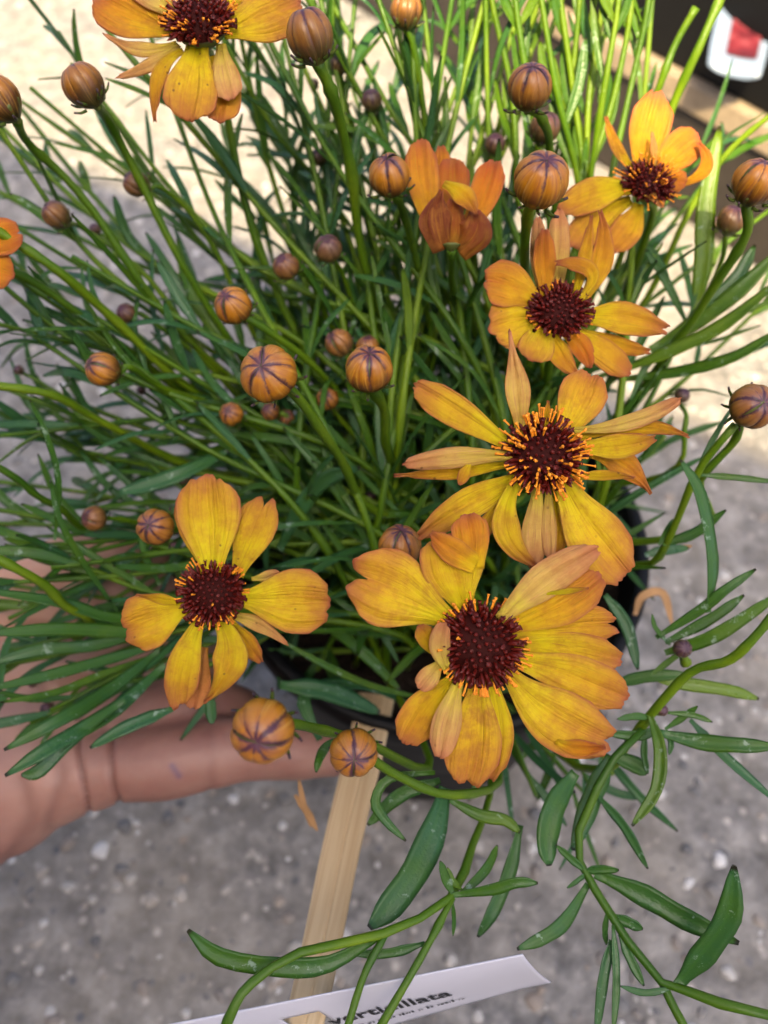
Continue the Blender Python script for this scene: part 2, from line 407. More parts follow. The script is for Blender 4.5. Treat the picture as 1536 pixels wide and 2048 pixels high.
# ------------------------------------------------------------------ pot
POT = V((0.020, 0.166, 0.0)); RIM_Z, POT_R = 0.15, 0.078
def lathe(prof, c, k=56):
    vs, fs = [], []
    for r, z in prof:
        for j in range(k):
            a = 2*math.pi*j/k; vs.append(c+V((r*math.cos(a), r*math.sin(a), z)))
    for i in range(len(prof)-1):
        for j in range(k):
            a, b = i*k+j, i*k+(j+1) % k; fs.append((a, b, b+k, a+k))
    return vs, fs
def build_pot():
    p = empty('nursery_pot', POT); tag(p, 'round black plastic nursery pot holding the flowering plant', 'pot')
    vs, fs = lathe([(0.0, 0.001), (0.055, 0.001), (0.058, 0.004), (0.0735, 0.128), (0.0735, 0.132), (0.0765, 0.134), (POT_R, 0.136), (POT_R, RIM_Z-0.001), (POT_R-0.001, RIM_Z), (POT_R-0.004, RIM_Z), (POT_R-0.005, RIM_Z-0.002), (0.0715, 0.128), (0.062, 0.02)], POT)
    obj('pot_wall', vs, fs, M['pot'], p)
    rnd = random.Random(5); vs, fs = [], []; k = 40; nr = 12
    for i in range(nr+1):
        for j in range(k):
            a = 2*math.pi*j/k; r = 0.0722*i/nr
            vs.append(POT+V((r*math.cos(a), r*math.sin(a), 0.128+rnd.uniform(-0.003, 0.004)*(1 if i < nr else 0))))
    for i in range(nr):
        for j in range(k):
            a, b = i*k+j, i*k+(j+1) % k; fs.append((a, a+k, b+k, b))
    obj('soil', vs, fs, M['soil'], p)
build_pot()

# ------------------------------------------------------------------ the plant
plant = empty('flowering_plant', POT+V((0, 0, 0.128)))
tag(plant, 'bushy green plant with yellow and orange daisy flowers and round buds in black pot', 'plant')
SOIL_Z = 0.128
def root_point(rnd, r=0.05):
    a = rnd.random()*6.283; q = r*math.sqrt(rnd.random())
    return POT + V((q*math.cos(a), q*math.sin(a), SOIL_Z-0.003))

def leaf_data(pts, width, hint, keel=0.35, n=13, base=0, twist=0.0):
    P = catmull(pts, n); fr = frames(P, hint); vs, uv, fs = [], [], []
    prof = ((-1, 1.0, 0), (-0.5, 0.38, 0), (0, 0.0, 0), (0.5, 0.38, 0), (1, 1.0, 0), (0.5, 0.30, 1), (0, -0.12, 1), (-0.5, 0.30, 1))
    for i, p in enumerate(P):
        u = i/(n-1); t, nn, s = fr[i]
        if twist:
            q = Quaternion(t, twist*u); nn = q @ nn; s = q @ s
        hw = width/2*(0.45+0.55*sstep(0, 0.33, u))*max(0.05, (1-u**6.5))**0.8*(1+0.05*math.sin(u*17+width*9e4))
        if i == n-1: hw = width*0.10
        th = max(0.00018, width*0.09)
        for x, y, bt in prof:
            vs.append(p + s*(x*hw) + nn*(y*hw*keel - bt*th)); uv.append((0.5+0.5*x, u))
    k = len(prof)
    for i in range(n-1):
        for j in range(k):
            a, b = base+i*k+j, base+i*k+(j+1) % k; fs.append((a, b, b+k, a+k))
    fs.append(tuple(base+j for j in range(k))); fs.append(tuple(base+(n-1)*k+j for j in range(k))[::-1])
    return vs, fs, uv
LEAF_POOL = []          # (shown size, verts, faces, uv, tone)
def leaf(pts, width, hint=None, tone=0.5, keel=0.35, twist=0.0, must=False, mat=None, name='leaf'):
    hint = hint or V((0, -0.3, 1))
    vs, fs, uv = leaf_data(pts, width, hint, keel, twist=twist)
    if mat is not None:
        return obj(name, vs, fs, mat, plant, uv=uv, tone=tone)
    c = sum(vs, V())/len(vs); d = (c-CAM).dot(-CB); ln = (V(pts[0])-V(pts[-1])).length
    q = c-CAM; px, py = 768+q.dot(CR)/d*FPX, 1024-q.dot(CU)/d*FPX
    vis = 1.0 if -60 < px < 1600 and -60 < py < 2110 else 0.05
    score = 1e9 if must else vis*ln*width/(d*d*d)
    LEAF_POOL.append((score, vs, fs, uv, tone))
def pleaf(pix, wpx, tone=0.5, keel=0.3, twist=0.0, hint=None, must=True):
    pts = [at(*p) for p in pix]; d = sum(p[2] for p in pix)/len(pix)
    leaf(pts, wpx/FPX*d*0.97, hint or cv(random.uniform(-.3, .3), random.uniform(-.1, .4), 1), tone, keel, twist, must)
def stem(pts, r0, r1, tone=0.5, n=None, name='stem'):
    L_ = sum((V(pts[i+1])-V(pts[i])).length for i in range(len(pts)-1))
    n = n or max(8, int(L_/0.008))
    P = catmull(pts, n)
    rr = random.Random(int(L_*1e6)); ph = rr.random()*6
    vs, fs = tube_data(P, lambda u: 0.87*(r0+(r1-r0)*u)*(1+0.06*math.sin(u*23+ph)+0.30*math.exp(-((((u*L_/0.030+ph) % 1)-0.5)/0.07)**2)), 7)
    uv = [(0.5, (i//7)/(n-1)) for i in range(len(vs))]
    tn = [min(1, max(0, tone+0.25*((i//7)/(n-1))-0.1+0.22*math.sin((i//7)*0.9+ph)*math.sin((i//7)*0.23+ph*2)+0.12*math.cos(6.283*(i % 7)/7+ph))) for i in range(len(vs))]
    o = obj(name, vs, fs, M['stem'], plant, uv=uv, tone=tn)
    return P

# ---- petals and flowers
def petal(fl, d0, b, t, wd, c=None, z=(-8, 6, -4), roll=0, cup=0.12, lobes=3, notch=0.05, point=0.0, back=False, tint=(0, 0.2), basew=0.34, layer=0, nu=26, nv=29, seed=None, twist=0, red=0.0, name='petal'):
    s = d0/FPX; rnd = random.Random(seed if seed is not None else hash((b, t, wd)) & 0xffff)
    p0, p2 = V((b[0], -b[1], z[0]+layer)), V((t[0], -t[1], z[2]+layer))
    pc = V((c[0], -c[1], z[1]+layer)) if c else V(((b[0]+t[0])/2, -(b[1]+t[1])/2, z[1]+layer))
    if c: pc = pc  # control point of the curve
    org = V((0, 0, 0))
    off = [rnd.uniform(-0.04, 0.03) for _ in range(max(1, lobes))]
    wob = rnd.random()*6; wv = [rnd.uniform(-1, 1) for _ in range(4)]
    vs, uv, fs = [], [], []
    def curve(u): return p0*(1-u)**2 + pc*2*u*(1-u) + p2*u*u
    def tang(u): return ((pc-p0)*2*(1-u) + (p2-pc)*2*u)
    for i in range(nu):
        ui = i/(nu-1)
        for j in range(nv):
            v = -1+2*j/(nv-1)
            Lv = 1 - 0.17*abs(v)**2.6
            if lobes > 1:
                ph = lobes*(v+1)/2; k = min(lobes-1, int(ph)); fr_ = ph-k
                Lv -= notch*(1-abs(math.sin(math.pi*ph))**0.45) - off[k]*math.sin(math.pi*min(1, fr_))
            Lv += 0.012*math.sin(v*9+wob) + 0.007*math.sin(v*23+wob*3)
            u = ui*Lv
            P = curve(u); T = tang(u).normalized()
            S = V((T.y, -T.x, 0))
            if S.length < 0.15: S = V((1, 0, 0))
            S.normalize()
            S = Quaternion(T, R(roll)+R(twist)*u) @ S
            Nn = S.cross(T)
            if Nn.z < 0 and abs(roll) < 90 and not twist: Nn = -Nn
            hw = wd/2*(basew+(1-basew)*sstep(0, 0.62, u))*(1-0.16*sstep(0.72, 1, u))
            if point: hw *= max(0.03, 1-point*sstep(0.35, 1.0, u))
            x = v*hw
            h = cup*hw*v*v*(1-0.35*u) + 0.05*wd*(0.5+u)*math.cos(v*math.pi*2.1)*(-0.6) + 0.05*wd*u*math.sin(v*2.2+wob+u*2.5)*wv[0] + 0.03*wd*math.sin(u*5+wob)*wv[1] + 0.03*wd*u*wv[2]*v + 0.010*wd*math.cos(v*10.5+wob)*sstep(0.08, 0.5, u) + 0.016*wd*u*math.sin(u*10+v*3.5+wob*2)*wv[3]
            vs.append(P + S*x + Nn*h); uv.append((0.5+0.5*v, u if lobes < 2 else min(1, u/max(Lv, 0.01))*0.35+u*0.65))
    for i in range(nu-1):
        for j in range(nv-1):
            a = i*nv+j; f = (a, a+1, a+nv+1, a+nv); fs.append(f)
    # make the face side look towards the viewer unless this petal shows its reverse
    f = fs[len(fs)//2+nv//2]; nz = (vs[f[1]]-vs[f[0]]).cross(vs[f[2]]-vs[f[0]]).z
    if (nz < 0) != back: fs = [g[::-1] for g in fs]
    wsp = [at(q.x, -q.y, d0) + CB*(q.z*s) for q in vs]
    o = obj(name, wsp, fs, None, fl, uv=uv, mats=[M['petal'], M['petal_back']])
    sol = o.modifiers.new('thickness', 'SOLIDIFY'); sol.thickness = 0.00028; sol.offset = -1
    sol.material_offset = 1; sol.material_offset_rim = 0
    o.color = (tint[0]+rnd.uniform(-0.06, 0.06), tint[1]+rnd.uniform(-0.1, 0.1), red, 1)
    return o

def disc(fl, c, d0, r, axis, n_styles, seed, style_len=1.0, inner=0.55, height=0.55, style_in=0.6):
    """dark red dome of florets with orange styles round it; r in photo pixels"""
    s = d0/FPX; rr = r*s; A = axis.normalized(); X = A.orthogonal().normalized(); Y = A.cross(X)
    C = at(c[0], c[1], d0); rnd = random.Random(seed)
    def dome(q, a): # q 0 centre .. 1 rim
        th = q*R(88); return C + A*(math.cos(th)*rr*height-rr*0.1) + (X*math.cos(a)+Y*math.sin(a))*(math.sin(th)*rr)
    def nrm(q, a):
        return (A*math.cos(q*R(88))*1.2 + (X*math.cos(a)+Y*math.sin(a))*math.sin(q*R(88))).normalized()
    vs, fs = [], []; k = 28; nr = 9
    for i in range(nr+1):
        for j in range(k): vs.append(dome(0.001+i/nr, 2*math.pi*j/k)*1.0)
    for i in range(nr):
        for j in range(k):
            a, b = i*k+j, i*k+(j+1) % k; fs.append((a, a+k, b+k, b))
    dsk = obj('disc', [v-A*rr*0.07 for v in vs], fs, M['dome'], fl)
    # florets
    vs, fs = [], []; n = 170
    for i in range(n):
        q = math.sqrt((i+0.5)/n)*0.99; a = i*2.39996+rnd.uniform(-.12, .12); p = dome(q, a); nn = (nrm(q, a)+V((rnd.uniform(-.25, .25), rnd.uniform(-.25, .25), rnd.uniform(-.25, .25)))).normalized()
        t1 = nn.orthogonal().normalized(); t2 = nn.cross(t1)
        fr_ = rr*rnd.uniform(0.050, 0.075); ln = rr*(0.12+0.17*sstep(0.15, 0.8, q))*rnd.uniform(0.7, 1.3); b0 = len(vs); kk = 5
        opn = rnd.random() < 0.5*q
        rings = ((0.75, -0.1), (1.0, 0.45), (0.85, 0.8), (1.25, 1.05), (0.25, 0.72)) if opn else ((0.7, -0.1), (1.0, 0.4), (0.95, 0.7), (0.5, 0.95), (0.05, 1.12))
        for ro, z in rings:
            for j in range(kk):
                g = 2*math.pi*j/kk+a; vs.append(p + nn*(z*ln) + (t1*math.cos(g)+t2*math.sin(g))*(ro*fr_*(1+(0.25 if opn and z > 1 and j % 2 else 0))))
        for ri in range(len(rings)-1):
            for j in range(kk):
                aa, bb = b0+ri*kk+j, b0+ri*kk+(j+1) % kk; fs.append((aa, bb, bb+kk, aa+kk))
        fs.append(tuple(b0+(len(rings)-1)*kk+j for j in range(kk)))
    tag(obj('florets', vs, fs, M['floret'], fl), kind='stuff')
    # styles: curled orange threads with knobbed, forked tips
    vs, fs = [], []
    for i in range(n_styles):
        q = rnd.uniform(style_in, 1.0) if rnd.random() < 0.88 else rnd.uniform(inner*0.4, style_in); a = rnd.random()*6.283
        p = dome(q, a); nn = nrm(q, a); out = (X*math.cos(a)+Y*math.sin(a))
        ln = rr*rnd.uniform(0.20, 0.36)*style_len*(0.6+0.4*q)
        sd = nn.cross(out)*rnd.uniform(-0.5, 0.5)
        st = p + nn*rr*0.16
        e = st + (nn+sd*0.4).normalized()*ln
        cu = (out*rnd.uniform(0.1, 0.6)+sd)*ln*0.35
        P = catmull([st, st*0.5+e*0.5+cu*0.15, e, e+cu], 7)
        rad = rr*rnd.uniform(0.032, 0.046)
        v1, f1 = tube_data(P, lambda u: rad*(0.75+0.75*sstep(0.6, 0.85, u)-0.35*sstep(0.9, 1, u)), 5, True, len(vs)); vs += v1; fs += f1
        if rnd.random() < 0.55:
            P = catmull([e, e+cu*0.2-sd*ln*0.1, e-cu*0.7+nn*ln*0.12], 4)
            v1, f1 = tube_data(P, lambda u: rad*(1.0+0.25*u), 5, True, len(vs)); vs += v1; fs += f1
    tag(obj('stamens', vs, fs, M['anther'], fl), kind='stuff')
    return dsk

def flower(label, c, d0, r, axis, wp, n_styles=40, style_len=1.0, disc_on=True, tone=0.5, seed=1, height=0.55, style_in=0.6):
    """receptacle with its green bracts, and the stem down into the pot"""
    s = d0/FPX; rr = r*s; A = axis.normalized(); C = at(c[0], c[1], d0); X = A.orthogonal().normalized(); Y = A.cross(X)
    vs, fs = [], []; k = 20; prof = ((0.02, -0.95), (0.18, -0.9), (0.55, -0.62), (0.82, -0.38), (0.9, -0.2), (0.5, -0.08), (0.02, -0.05))
    for ro, z in prof:
        for j in range(k):
            a = 2*math.pi*j/k; vs.append(C+A*(z*rr)+(X*math.cos(a)+Y*math.sin(a))*(ro*rr))
    for i in range(len(prof)-1):
        for j in range(k):
            a, b = i*k+j, i*k+(j+1) % k; fs.append((a, b, b+k, a+k))
    f = obj('flower', vs, fs, M['calyx'], plant, origin=C)
    f['label'] = label
    if disc_on: disc(f, c, d0, r, axis, n_styles, seed, style_len, height=height, style_in=style_in)
    rnd = random.Random(seed)
    pts = [C-A*rr*0.8] + [at(*p) for p in wp]
    stem(pts + [root_point(rnd, 0.04)], 0.0011, 0.0017, tone)
    return f

# ---- the flowers, traced
def petals(fl, d0, rows):
    for i, (b, t, wd, kw) in enumerate(rows):
        kw = dict(kw); kw.setdefault('layer', -1.5*i % 7); kw.setdefault('seed', i*31+int(wd))
        petal(fl, d0, b, t, wd, **kw)

D1 = 0.185
F1 = flower('yellow flower with notched upper petal, nearest the hand', (423, 1186), D1, 54, cv(-0.05, 0.15, 1), [(470, 1230, .215), (600, 1180, .25)], 46, seed=11)
petals(F1, D1, [
    ((412, 1150), (364, 990), 62, dict(z=(-14, -6, -2), layer=-10, lobes=1, tint=(.12, .2))),
    ((425, 1150), (417, 948), 128, dict(z=(-10, 6, 10), lobes=3, notch=.10, cup=.25, tint=(.05, .15))),
    ((470, 1152), (535, 992), 84, dict(z=(-10, 2, 4), lobes=2, notch=.14, layer=-4, tint=(.1, .3))),
    ((500, 1160), (560, 1150), 26, dict(z=(-14, -6, -2), layer=-12, back=True, lobes=1)),
    ((470, 1198), (664, 1204), 130, dict(z=(-6, 10, 0), lobes=3, notch=.05, tint=(.02, .15), basew=.22)),
    ((448, 1232), (574, 1293), 36, dict(c=(510, 1236), z=(-10, -8, -10), layer=-8, back=True, lobes=1, point=.7, tint=(.1, .1))),
    ((434, 1236), (408, 1405), 84, dict(c=(500, 1320), z=(-8, 4, -10), lobes=1, point=.75, tint=(.05, .2))),
    ((455, 1250), (517, 1332), 46, dict(z=(-26, -24, -26), layer=-10, lobes=1, point=.4, tint=(.35, .3))),
    ((400, 1240), (357, 1418), 68, dict(c=(364, 1310), z=(-8, 6, -4), lobes=2, notch=.04, tint=(.02, .45))),
    ((400, 1300), (378, 1424), 58, dict(z=(-26, -20, -22), layer=-10, back=True, lobes=1, tint=(.8, .95))),
    ((376, 1212), (243, 1262), 112, dict(z=(-8, 2, -8), lobes=2, notch=.06, tint=(.08, .2), basew=.25)),
    ((366, 1208), (274, 1189), 26, dict(c=(330, 1196), z=(-4, 6, 4), layer=6, lobes=1, point=.8, tint=(.25, .1))),
])
D2 = 0.170
F2 = flower('yellow flower with twisted spidery petals and many orange stamens', (1087, 908), D2, 66, cv(-0.02, 0.25, 1), [(1090, 1000, .215), (1040, 1060, .25)], 120, style_len=1.25, seed=22, style_in=.45)
petals(F2, D2, [
    ((1030, 896), (822, 768), 66, dict(z=(-8, 6, 0), lobes=2, notch=.06, tint=(.05, .1))),
    ((1042, 872), (1016, 664), 62, dict(c=(1036, 780), z=(-10, 4, 10), back=True, lobes=1, point=.93, tint=(.12, .3), cup=.3)),
    ((1093, 860), (1096, 802), 18, dict(z=(-12, -4, 0), lobes=1, point=.6, tint=(.3, .2))),
    ((1132, 862), (1188, 744), 96, dict(z=(-14, -4, -8), lobes=2, notch=.07, tint=(.25, .5), basew=.5)),
    ((1140, 860), (1358, 798), 36, dict(c=(1262, 862), z=(-8, 6, 4), back=True, lobes=1, point=.2, tint=(.05, .2), layer=4)),
    ((1150, 878), (1382, 872), 40, dict(c=(1285, 828), z=(-10, -4, -4), layer=-5, lobes=1, point=.65, tint=(.25, .25))),
    ((1146, 892), (1312, 876), 58, dict(c=(1240, 902), z=(-8, 2, -8), lobes=1, point=.45, tint=(.15, .35))),
    ((1190, 902), (1314, 986), 70, dict(c=(1262, 908), z=(-26, -24, -30), layer=-8, lobes=1, point=.75, tint=(.65, .75))),
    ((1140, 958), (1268, 956), 25, dict(c=(1204, 944), z=(-8, 0, 2), lobes=1, point=.6, tint=(.1, .1))),
    ((1128, 960), (1256, 1156), 122, dict(c=(1172, 1066), z=(-10, 4, -6), lobes=3, notch=.06, tint=(.05, .35), basew=.36)),
    ((1080, 972), (1068, 1138), 54, dict(z=(-16, -12, -14), layer=-6, back=True, lobes=1, point=.1, tint=(.02, .1), cup=-.3)),
    ((1100, 978), (1103, 1122), 32, dict(z=(-16, -8, -10), layer=-2, back=True, lobes=1, point=.2, tint=(.1, .1), cup=-.3)),
    ((1115, 990), (1122, 1110), 40, dict(z=(-22, -20, -22), layer=-10, lobes=1, tint=(.1, .4))),
    ((1036, 960), (1074, 1132), 66, dict(c=(972, 1068), z=(-10, 2, -12), lobes=1, point=.55, tint=(.04, .2))),
    ((1042, 962), (838, 1076), 72, dict(c=(950, 990), z=(-14, -12, -14), layer=-8, lobes=1, point=.35, tint=(.06, .25), basew=.5)),
    ((1020, 985), (960, 1080), 34, dict(z=(-22, -22, -24), layer=-12, lobes=1, tint=(.05, .3))),
    ((1026, 912), (806, 930), 46, dict(c=(910, 908), z=(-6, 4, 2), back=True, lobes=1, point=.35, tint=(.18, .1), cup=-.4)),
    ((1026, 926), (790, 950), 38, dict(c=(910, 946), z=(-14, -8, -8), layer=-8, lobes=1, point=.75, tint=(.2, .3))),
    ((940, 924), (918, 970), 26, dict(z=(-4, 4, 6), layer=4, lobes=1, point=.3, tint=(.35, .2))),
])
D3 = 0.165
F3 = flower('large golden flower with folded heart-shaped upper petal', (962, 1290), D3, 70, cv(0.06, 0.08, 1), [(960, 1330, .20), (880, 1270, .24)], 62, seed=33, style_in=.7)
petals(F3, D3, [
    ((904, 1244), (700, 1148), 158, dict(c=(800, 1180), z=(-10, 2, -6), lobes=2, notch=.17, tint=(.1, .4), basew=.25)),
    ((936, 1228), (896, 1066), 128, dict(c=(905, 1150), z=(-12, 0, 6), layer=-6, lobes=1, tint=(.05, .15), basew=.28)),
    ((944, 1136), (930, 1028), 74, dict(c=(944, 1080), z=(4, 22, 18), layer=6, lobes=1, tint=(.6, .4), basew=.62, nu=16)),
    ((952, 1128), (860, 1064), 58, dict(c=(900, 1104), z=(6, 24, 24), layer=9, lobes=1, point=.45, tint=(.6, .4), basew=.7, nu=16)),
    ((1000, 1240), (1192, 1096), 78, dict(c=(1070, 1160), z=(-4, 14, 12), layer=6, back=True, lobes=1, point=.25, tint=(.1, .1), cup=-.2)),
    ((1010, 1258), (1204, 1150), 96, dict(c=(1130, 1216), z=(-10, 0, -2), layer=-4, lobes=1, point=.15, tint=(.45, .2))),
    ((1090, 1186), (1172, 1174), 14, dict(z=(10, 18, 14), layer=8, lobes=1, point=.6, tint=(.05, .1))),
    ((1020, 1268), (1242, 1250), 84, dict(c=(1130, 1250), z=(-12, -6, -10), layer=-8, lobes=2, notch=.10, tint=(.12, .35))),
    ((1024, 1290), (1248, 1325), 70, dict(c=(1140, 1290), z=(-12, -2, -8), layer=-6, lobes=1, tint=(.08, .25))),
    ((1018, 1318), (1256, 1400), 92, dict(c=(1140, 1342), z=(-10, 2, -6), lobes=1, tint=(.1, .35))),
    ((1012, 1338), (1226, 1486), 122, dict(c=(1080, 1440), z=(-8, 6, -6), lobes=2, notch=.08, tint=(.06, .3), basew=.25)),
    ((1110, 1478), (1208, 1490), 40, dict(c=(1150, 1502), z=(4, 6, 6), layer=8, lobes=1, point=.6, tint=(.75, .1), nu=12)),
    ((958, 1360), (932, 1574), 112, dict(c=(955, 1460), z=(-12, 0, -6), lobes=2, notch=.06, tint=(.2, .85), basew=.3)),
    ((984, 1362), (980, 1566), 68, dict(c=(1016, 1470), z=(-14, -8, -10), layer=-5, lobes=1, point=.3, tint=(.1, .5))),
    ((918, 1362), (880, 1510), 62, dict(c=(890, 1440), z=(-8, 10, 12), layer=6, back=True, lobes=1, point=.2, tint=(.02, .05), cup=-.2)),
    ((906, 1366), (812, 1494), 84, dict(c=(850, 1410), z=(-14, -8, -14), layer=-6, lobes=1, tint=(.3, .55))),
    ((900, 1346), (888, 1240), 46, dict(c=(862, 1290), z=(0, 16, 26), layer=10, back=True, lobes=1, point=.2, tint=(0, .05))),
    ((880, 1318), (838, 1250), 40, dict(z=(-6, 4, 4), lobes=1, tint=(.15, .3))),
    ((884, 1322), (838, 1376), 46, dict(z=(-4, 6, 6), back=True, lobes=1, point=.1, tint=(.05, .1))),
])
D4 = 0.192
F4 = flower('orange and yellow flower with upright curled rear petals and smooth dark centre', (1120, 620), D4, 52, cv(0, 0.35, 1), [(1100, 720, .235), (1040, 900, .27)], 22, style_len=.6, seed=44, style_in=.75)
petals(F4, D4, [
    ((1082, 606), (966, 562), 92, dict(c=(1030, 565), z=(-8, 4, 4), lobes=2, notch=.05, tint=(.45, .2), basew=.3)),
    ((1082, 632), (980, 660), 100, dict(c=(1030, 640), z=(-8, 2, 0), layer=-4, lobes=3, notch=.08, tint=(.15, .2), basew=.3)),
    ((1092, 648), (1062, 722), 72, dict(z=(-8, 4, 0), layer=4, lobes=1, tint=(.05, .1), basew=.5)),
    ((1102, 654), (1156, 750), 52, dict(c=(1108, 710), z=(-8, 2, -4), lobes=1, point=.5, tint=(.35, .1))),
    ((1122, 656), (1182, 734), 50, dict(c=(1172, 680), z=(-8, -2, -6), layer=-4, lobes=1, point=.4, tint=(.8, .1))),
    ((1140, 652), (1264, 746), 58, dict(c=(1196, 690), z=(-10, -4, -8), layer=-6, lobes=1, tint=(.25, .2))),
    ((1152, 652), (1306, 700), 40, dict(c=(1230, 690), z=(-12, -8, -8), layer=-9, lobes=1, point=.4, tint=(.3, .1))),
    ((1160, 636), (1334, 662), 74, dict(c=(1236, 622), z=(-8, 4, -2), lobes=2, notch=.05, point=.35, tint=(.18, .25))),
    ((1092, 600), (1086, 462), 50, dict(z=(-8, 4, 12), lobes=1, point=.25, tint=(.7, .1), layer=2)),
    ((1122, 590), (1120, 418), 48, dict(z=(-14, 0, 10), layer=-14, back=True, lobes=1, point=.2, tint=(.12, .05), cup=-.3)),
    ((1090, 590), (1078, 430), 40, dict(z=(-16, -8, 6), layer=-18, back=True, lobes=1, point=.3, tint=(.2, .05), cup=-.3)),
    ((1158, 602), (1104, 537), 32, dict(c=(1222, 530), z=(0, 14, 24), layer=12, lobes=1, point=.1, tint=(.4, .1))),
    ((1162, 602), (1198, 424), 52, dict(c=(1232, 520), z=(-8, 4, 10), layer=-4, lobes=1, point=.65, tint=(.55, .2))),
    ((1150, 596), (1180, 436), 32, dict(c=(1172, 520), z=(-6, 6, 14), layer=0, lobes=1, point=.6, tint=(.3, .2))),
])
D5 = 0.210
F5 = flower('bright orange flower with tangled brown centre, one tall petal standing up', (1297, 366), D5, 44, cv(0.1, 0.5, 1), [(1300, 450, .235), (1200, 700, .27)], 60, style_len=1.5, seed=55, height=.7, style_in=.2)
petals(F5, D5, [
    ((1292, 345), (1318, 186), 84, dict(c=(1298, 262), z=(-14, -6, 10), layer=-8, lobes=3, notch=.04, tint=(.62, .0), basew=.42)),
    ((1320, 346), (1400, 270), 74, dict(c=(1350, 296), z=(-12, -4, 6), layer=-10, lobes=1, tint=(.75, .0), basew=.4)),
    ((1344, 372), (1390, 292), 30, dict(c=(1448, 350), z=(-6, 2, 12), lobes=1, point=.4, tint=(.75, .3))),
    ((1322, 356), (1368, 372), 46, dict(z=(-4, 6, 10), lobes=1, tint=(.7, .5))),
    ((1276, 344), (1210, 236), 26, dict(c=(1226, 306), z=(-8, 0, 6), lobes=1, point=.5, tint=(.25, .75), cup=.5)),
    ((1262, 378), (1118, 424), 72, dict(c=(1200, 372), z=(-6, 2, -4), lobes=1, point=.2, tint=(.12, .45))),
    ((1268, 392), (1148, 486), 66, dict(c=(1200, 420), z=(-14, -12, -16), layer=-6, lobes=1, tint=(.2, .6))),
    ((1282, 402), (1222, 496), 66, dict(c=(1272, 450), z=(-10, -6, -12), layer=-3, lobes=1, point=.2, tint=(.4, .35))),
    ((1272, 392), (1318, 424), 18, dict(c=(1300, 396), z=(10, 22, 20), layer=4, back=True, lobes=1, tint=(.3, .5))),
    ((1306, 336), (1297, 274), 18, dict(z=(6, 14, 16), layer=4, back=True, lobes=1, point=.8, tint=(.6, .2))),
])
D6 = 0.200
F6 = flower('half-opened deep orange flower still cupped like a tulip', (903, 484), D6, 20, cv(0, 0.95, .2), [(906, 580, .235), (930, 660, .26), (900, 850, .28)], disc_on=False, seed=66)
petals(F6, D6, [
    ((872, 450), (840, 264), 66, dict(c=(842, 370), z=(-16, -10, -6), layer=-14, lobes=2, notch=.04, tint=(.55, .1), basew=.5)),
    ((893, 400), (884, 276), 36, dict(z=(-22, -18, -14), layer=-20, lobes=1, tint=(.6, .1))),
    ((905, 440), (907, 304), 72, dict(z=(-20, -16, -10), layer=-16, lobes=1, tint=(.95, .5), red=.35, basew=.6)),
    ((932, 460), (990, 314), 62, dict(c=(975, 390), z=(-14, -6, -4), layer=-10, lobes=1, tint=(.85, .2), basew=.5)),
    ((892, 496), (882, 386), 86, dict(c=(862, 440), z=(-8, 24, 8), layer=4, lobes=1, point=.75, red=.9, tint=(1.0, .9), cup=-.5, basew=.6)),
    ((914, 497), (946, 424), 86, dict(c=(962, 470), z=(-8, 24, 8), layer=2, lobes=1, point=.4, red=.8, tint=(1.0, .7), cup=-.5, basew=.6)),
    ((886, 372), (948, 442), 50, dict(c=(932, 396), z=(4, 26, 28), layer=10, lobes=1, point=.6, tint=(.45, .55), cup=-.2)),
    ((905, 494), (905, 400), 60, dict(z=(-6, 14, 6), layer=0, lobes=1, point=.4, red=.7, tint=(.95, .6), cup=-.4, basew=.7)),
])
D7 = 0.190
F7 = flower('golden brown flower with drooping lower petals over the pale sunlit ground', (400, 46), D7, 58, cv(-0.05, 0.6, 1), [(440, 170, .225), (560, 600, .26)], 70, seed=77, height=.75, style_in=.55)
petals(F7, D7, [
    ((350, 54), (190, -14), 100, dict(c=(265, 40), z=(-10, 0, -6), lobes=1, tint=(.45, .5), basew=.3)),
    ((358, 34), (262, -36), 56, dict(z=(-8, 4, 2), layer=4, back=True, lobes=1, tint=(0, .1))),
    ((446, 58), (600, 0), 112, dict(c=(510, 46), z=(-10, 0, -6), lobes=1, tint=(.12, .45), basew=.3)),
    ((352, 82), (206, 66), 38, dict(c=(280, 120), z=(-12, -4, -4), back=True, lobes=1, point=.8, tint=(.2, .3))),
    ((356, 86), (232, 155), 34, dict(c=(318, 130), z=(-10, -2, -6), layer=2, back=True, lobes=1, point=.6, tint=(.15, .3))),
    ((366, 100), (308, 240), 36, dict(c=(300, 128), z=(-8, -2, -12), lobes=1, point=.6, tint=(.3, .4))),
    ((394, 92), (372, 242), 108, dict(c=(388, 170), z=(-6, 10, -8), lobes=3, notch=.06, tint=(.12, .4), basew=.42)),
    ((442, 88), (464, 204), 58, dict(c=(448, 150), z=(-6, 10, 4), layer=4, back=True, lobes=1, tint=(.05, .3), cup=-.2)),
    ((430, 100), (432, 236), 84, dict(c=(446, 170), z=(-12, -6, -10), layer=-5, lobes=1, tint=(.35, .5))),
    ((400, 8), (410, -110), 80, dict(z=(-12, 0, 0), layer=-8, lobes=2, tint=(.1, .3))),
    ((440, 18), (520, -80), 70, dict(z=(-12, 0, 0), layer=-10, lobes=1, tint=(.1, .3))),
])
D8 = 0.195
F8 = flower('orange flower with a split-tipped petal beside a long slanting bare stalk', (-90, 500), D8, 50, cv(-0.1, 0.3, 1), [(60, 560, .215), (240, 690, .24), (430, 830, .27)], 20, seed=88)
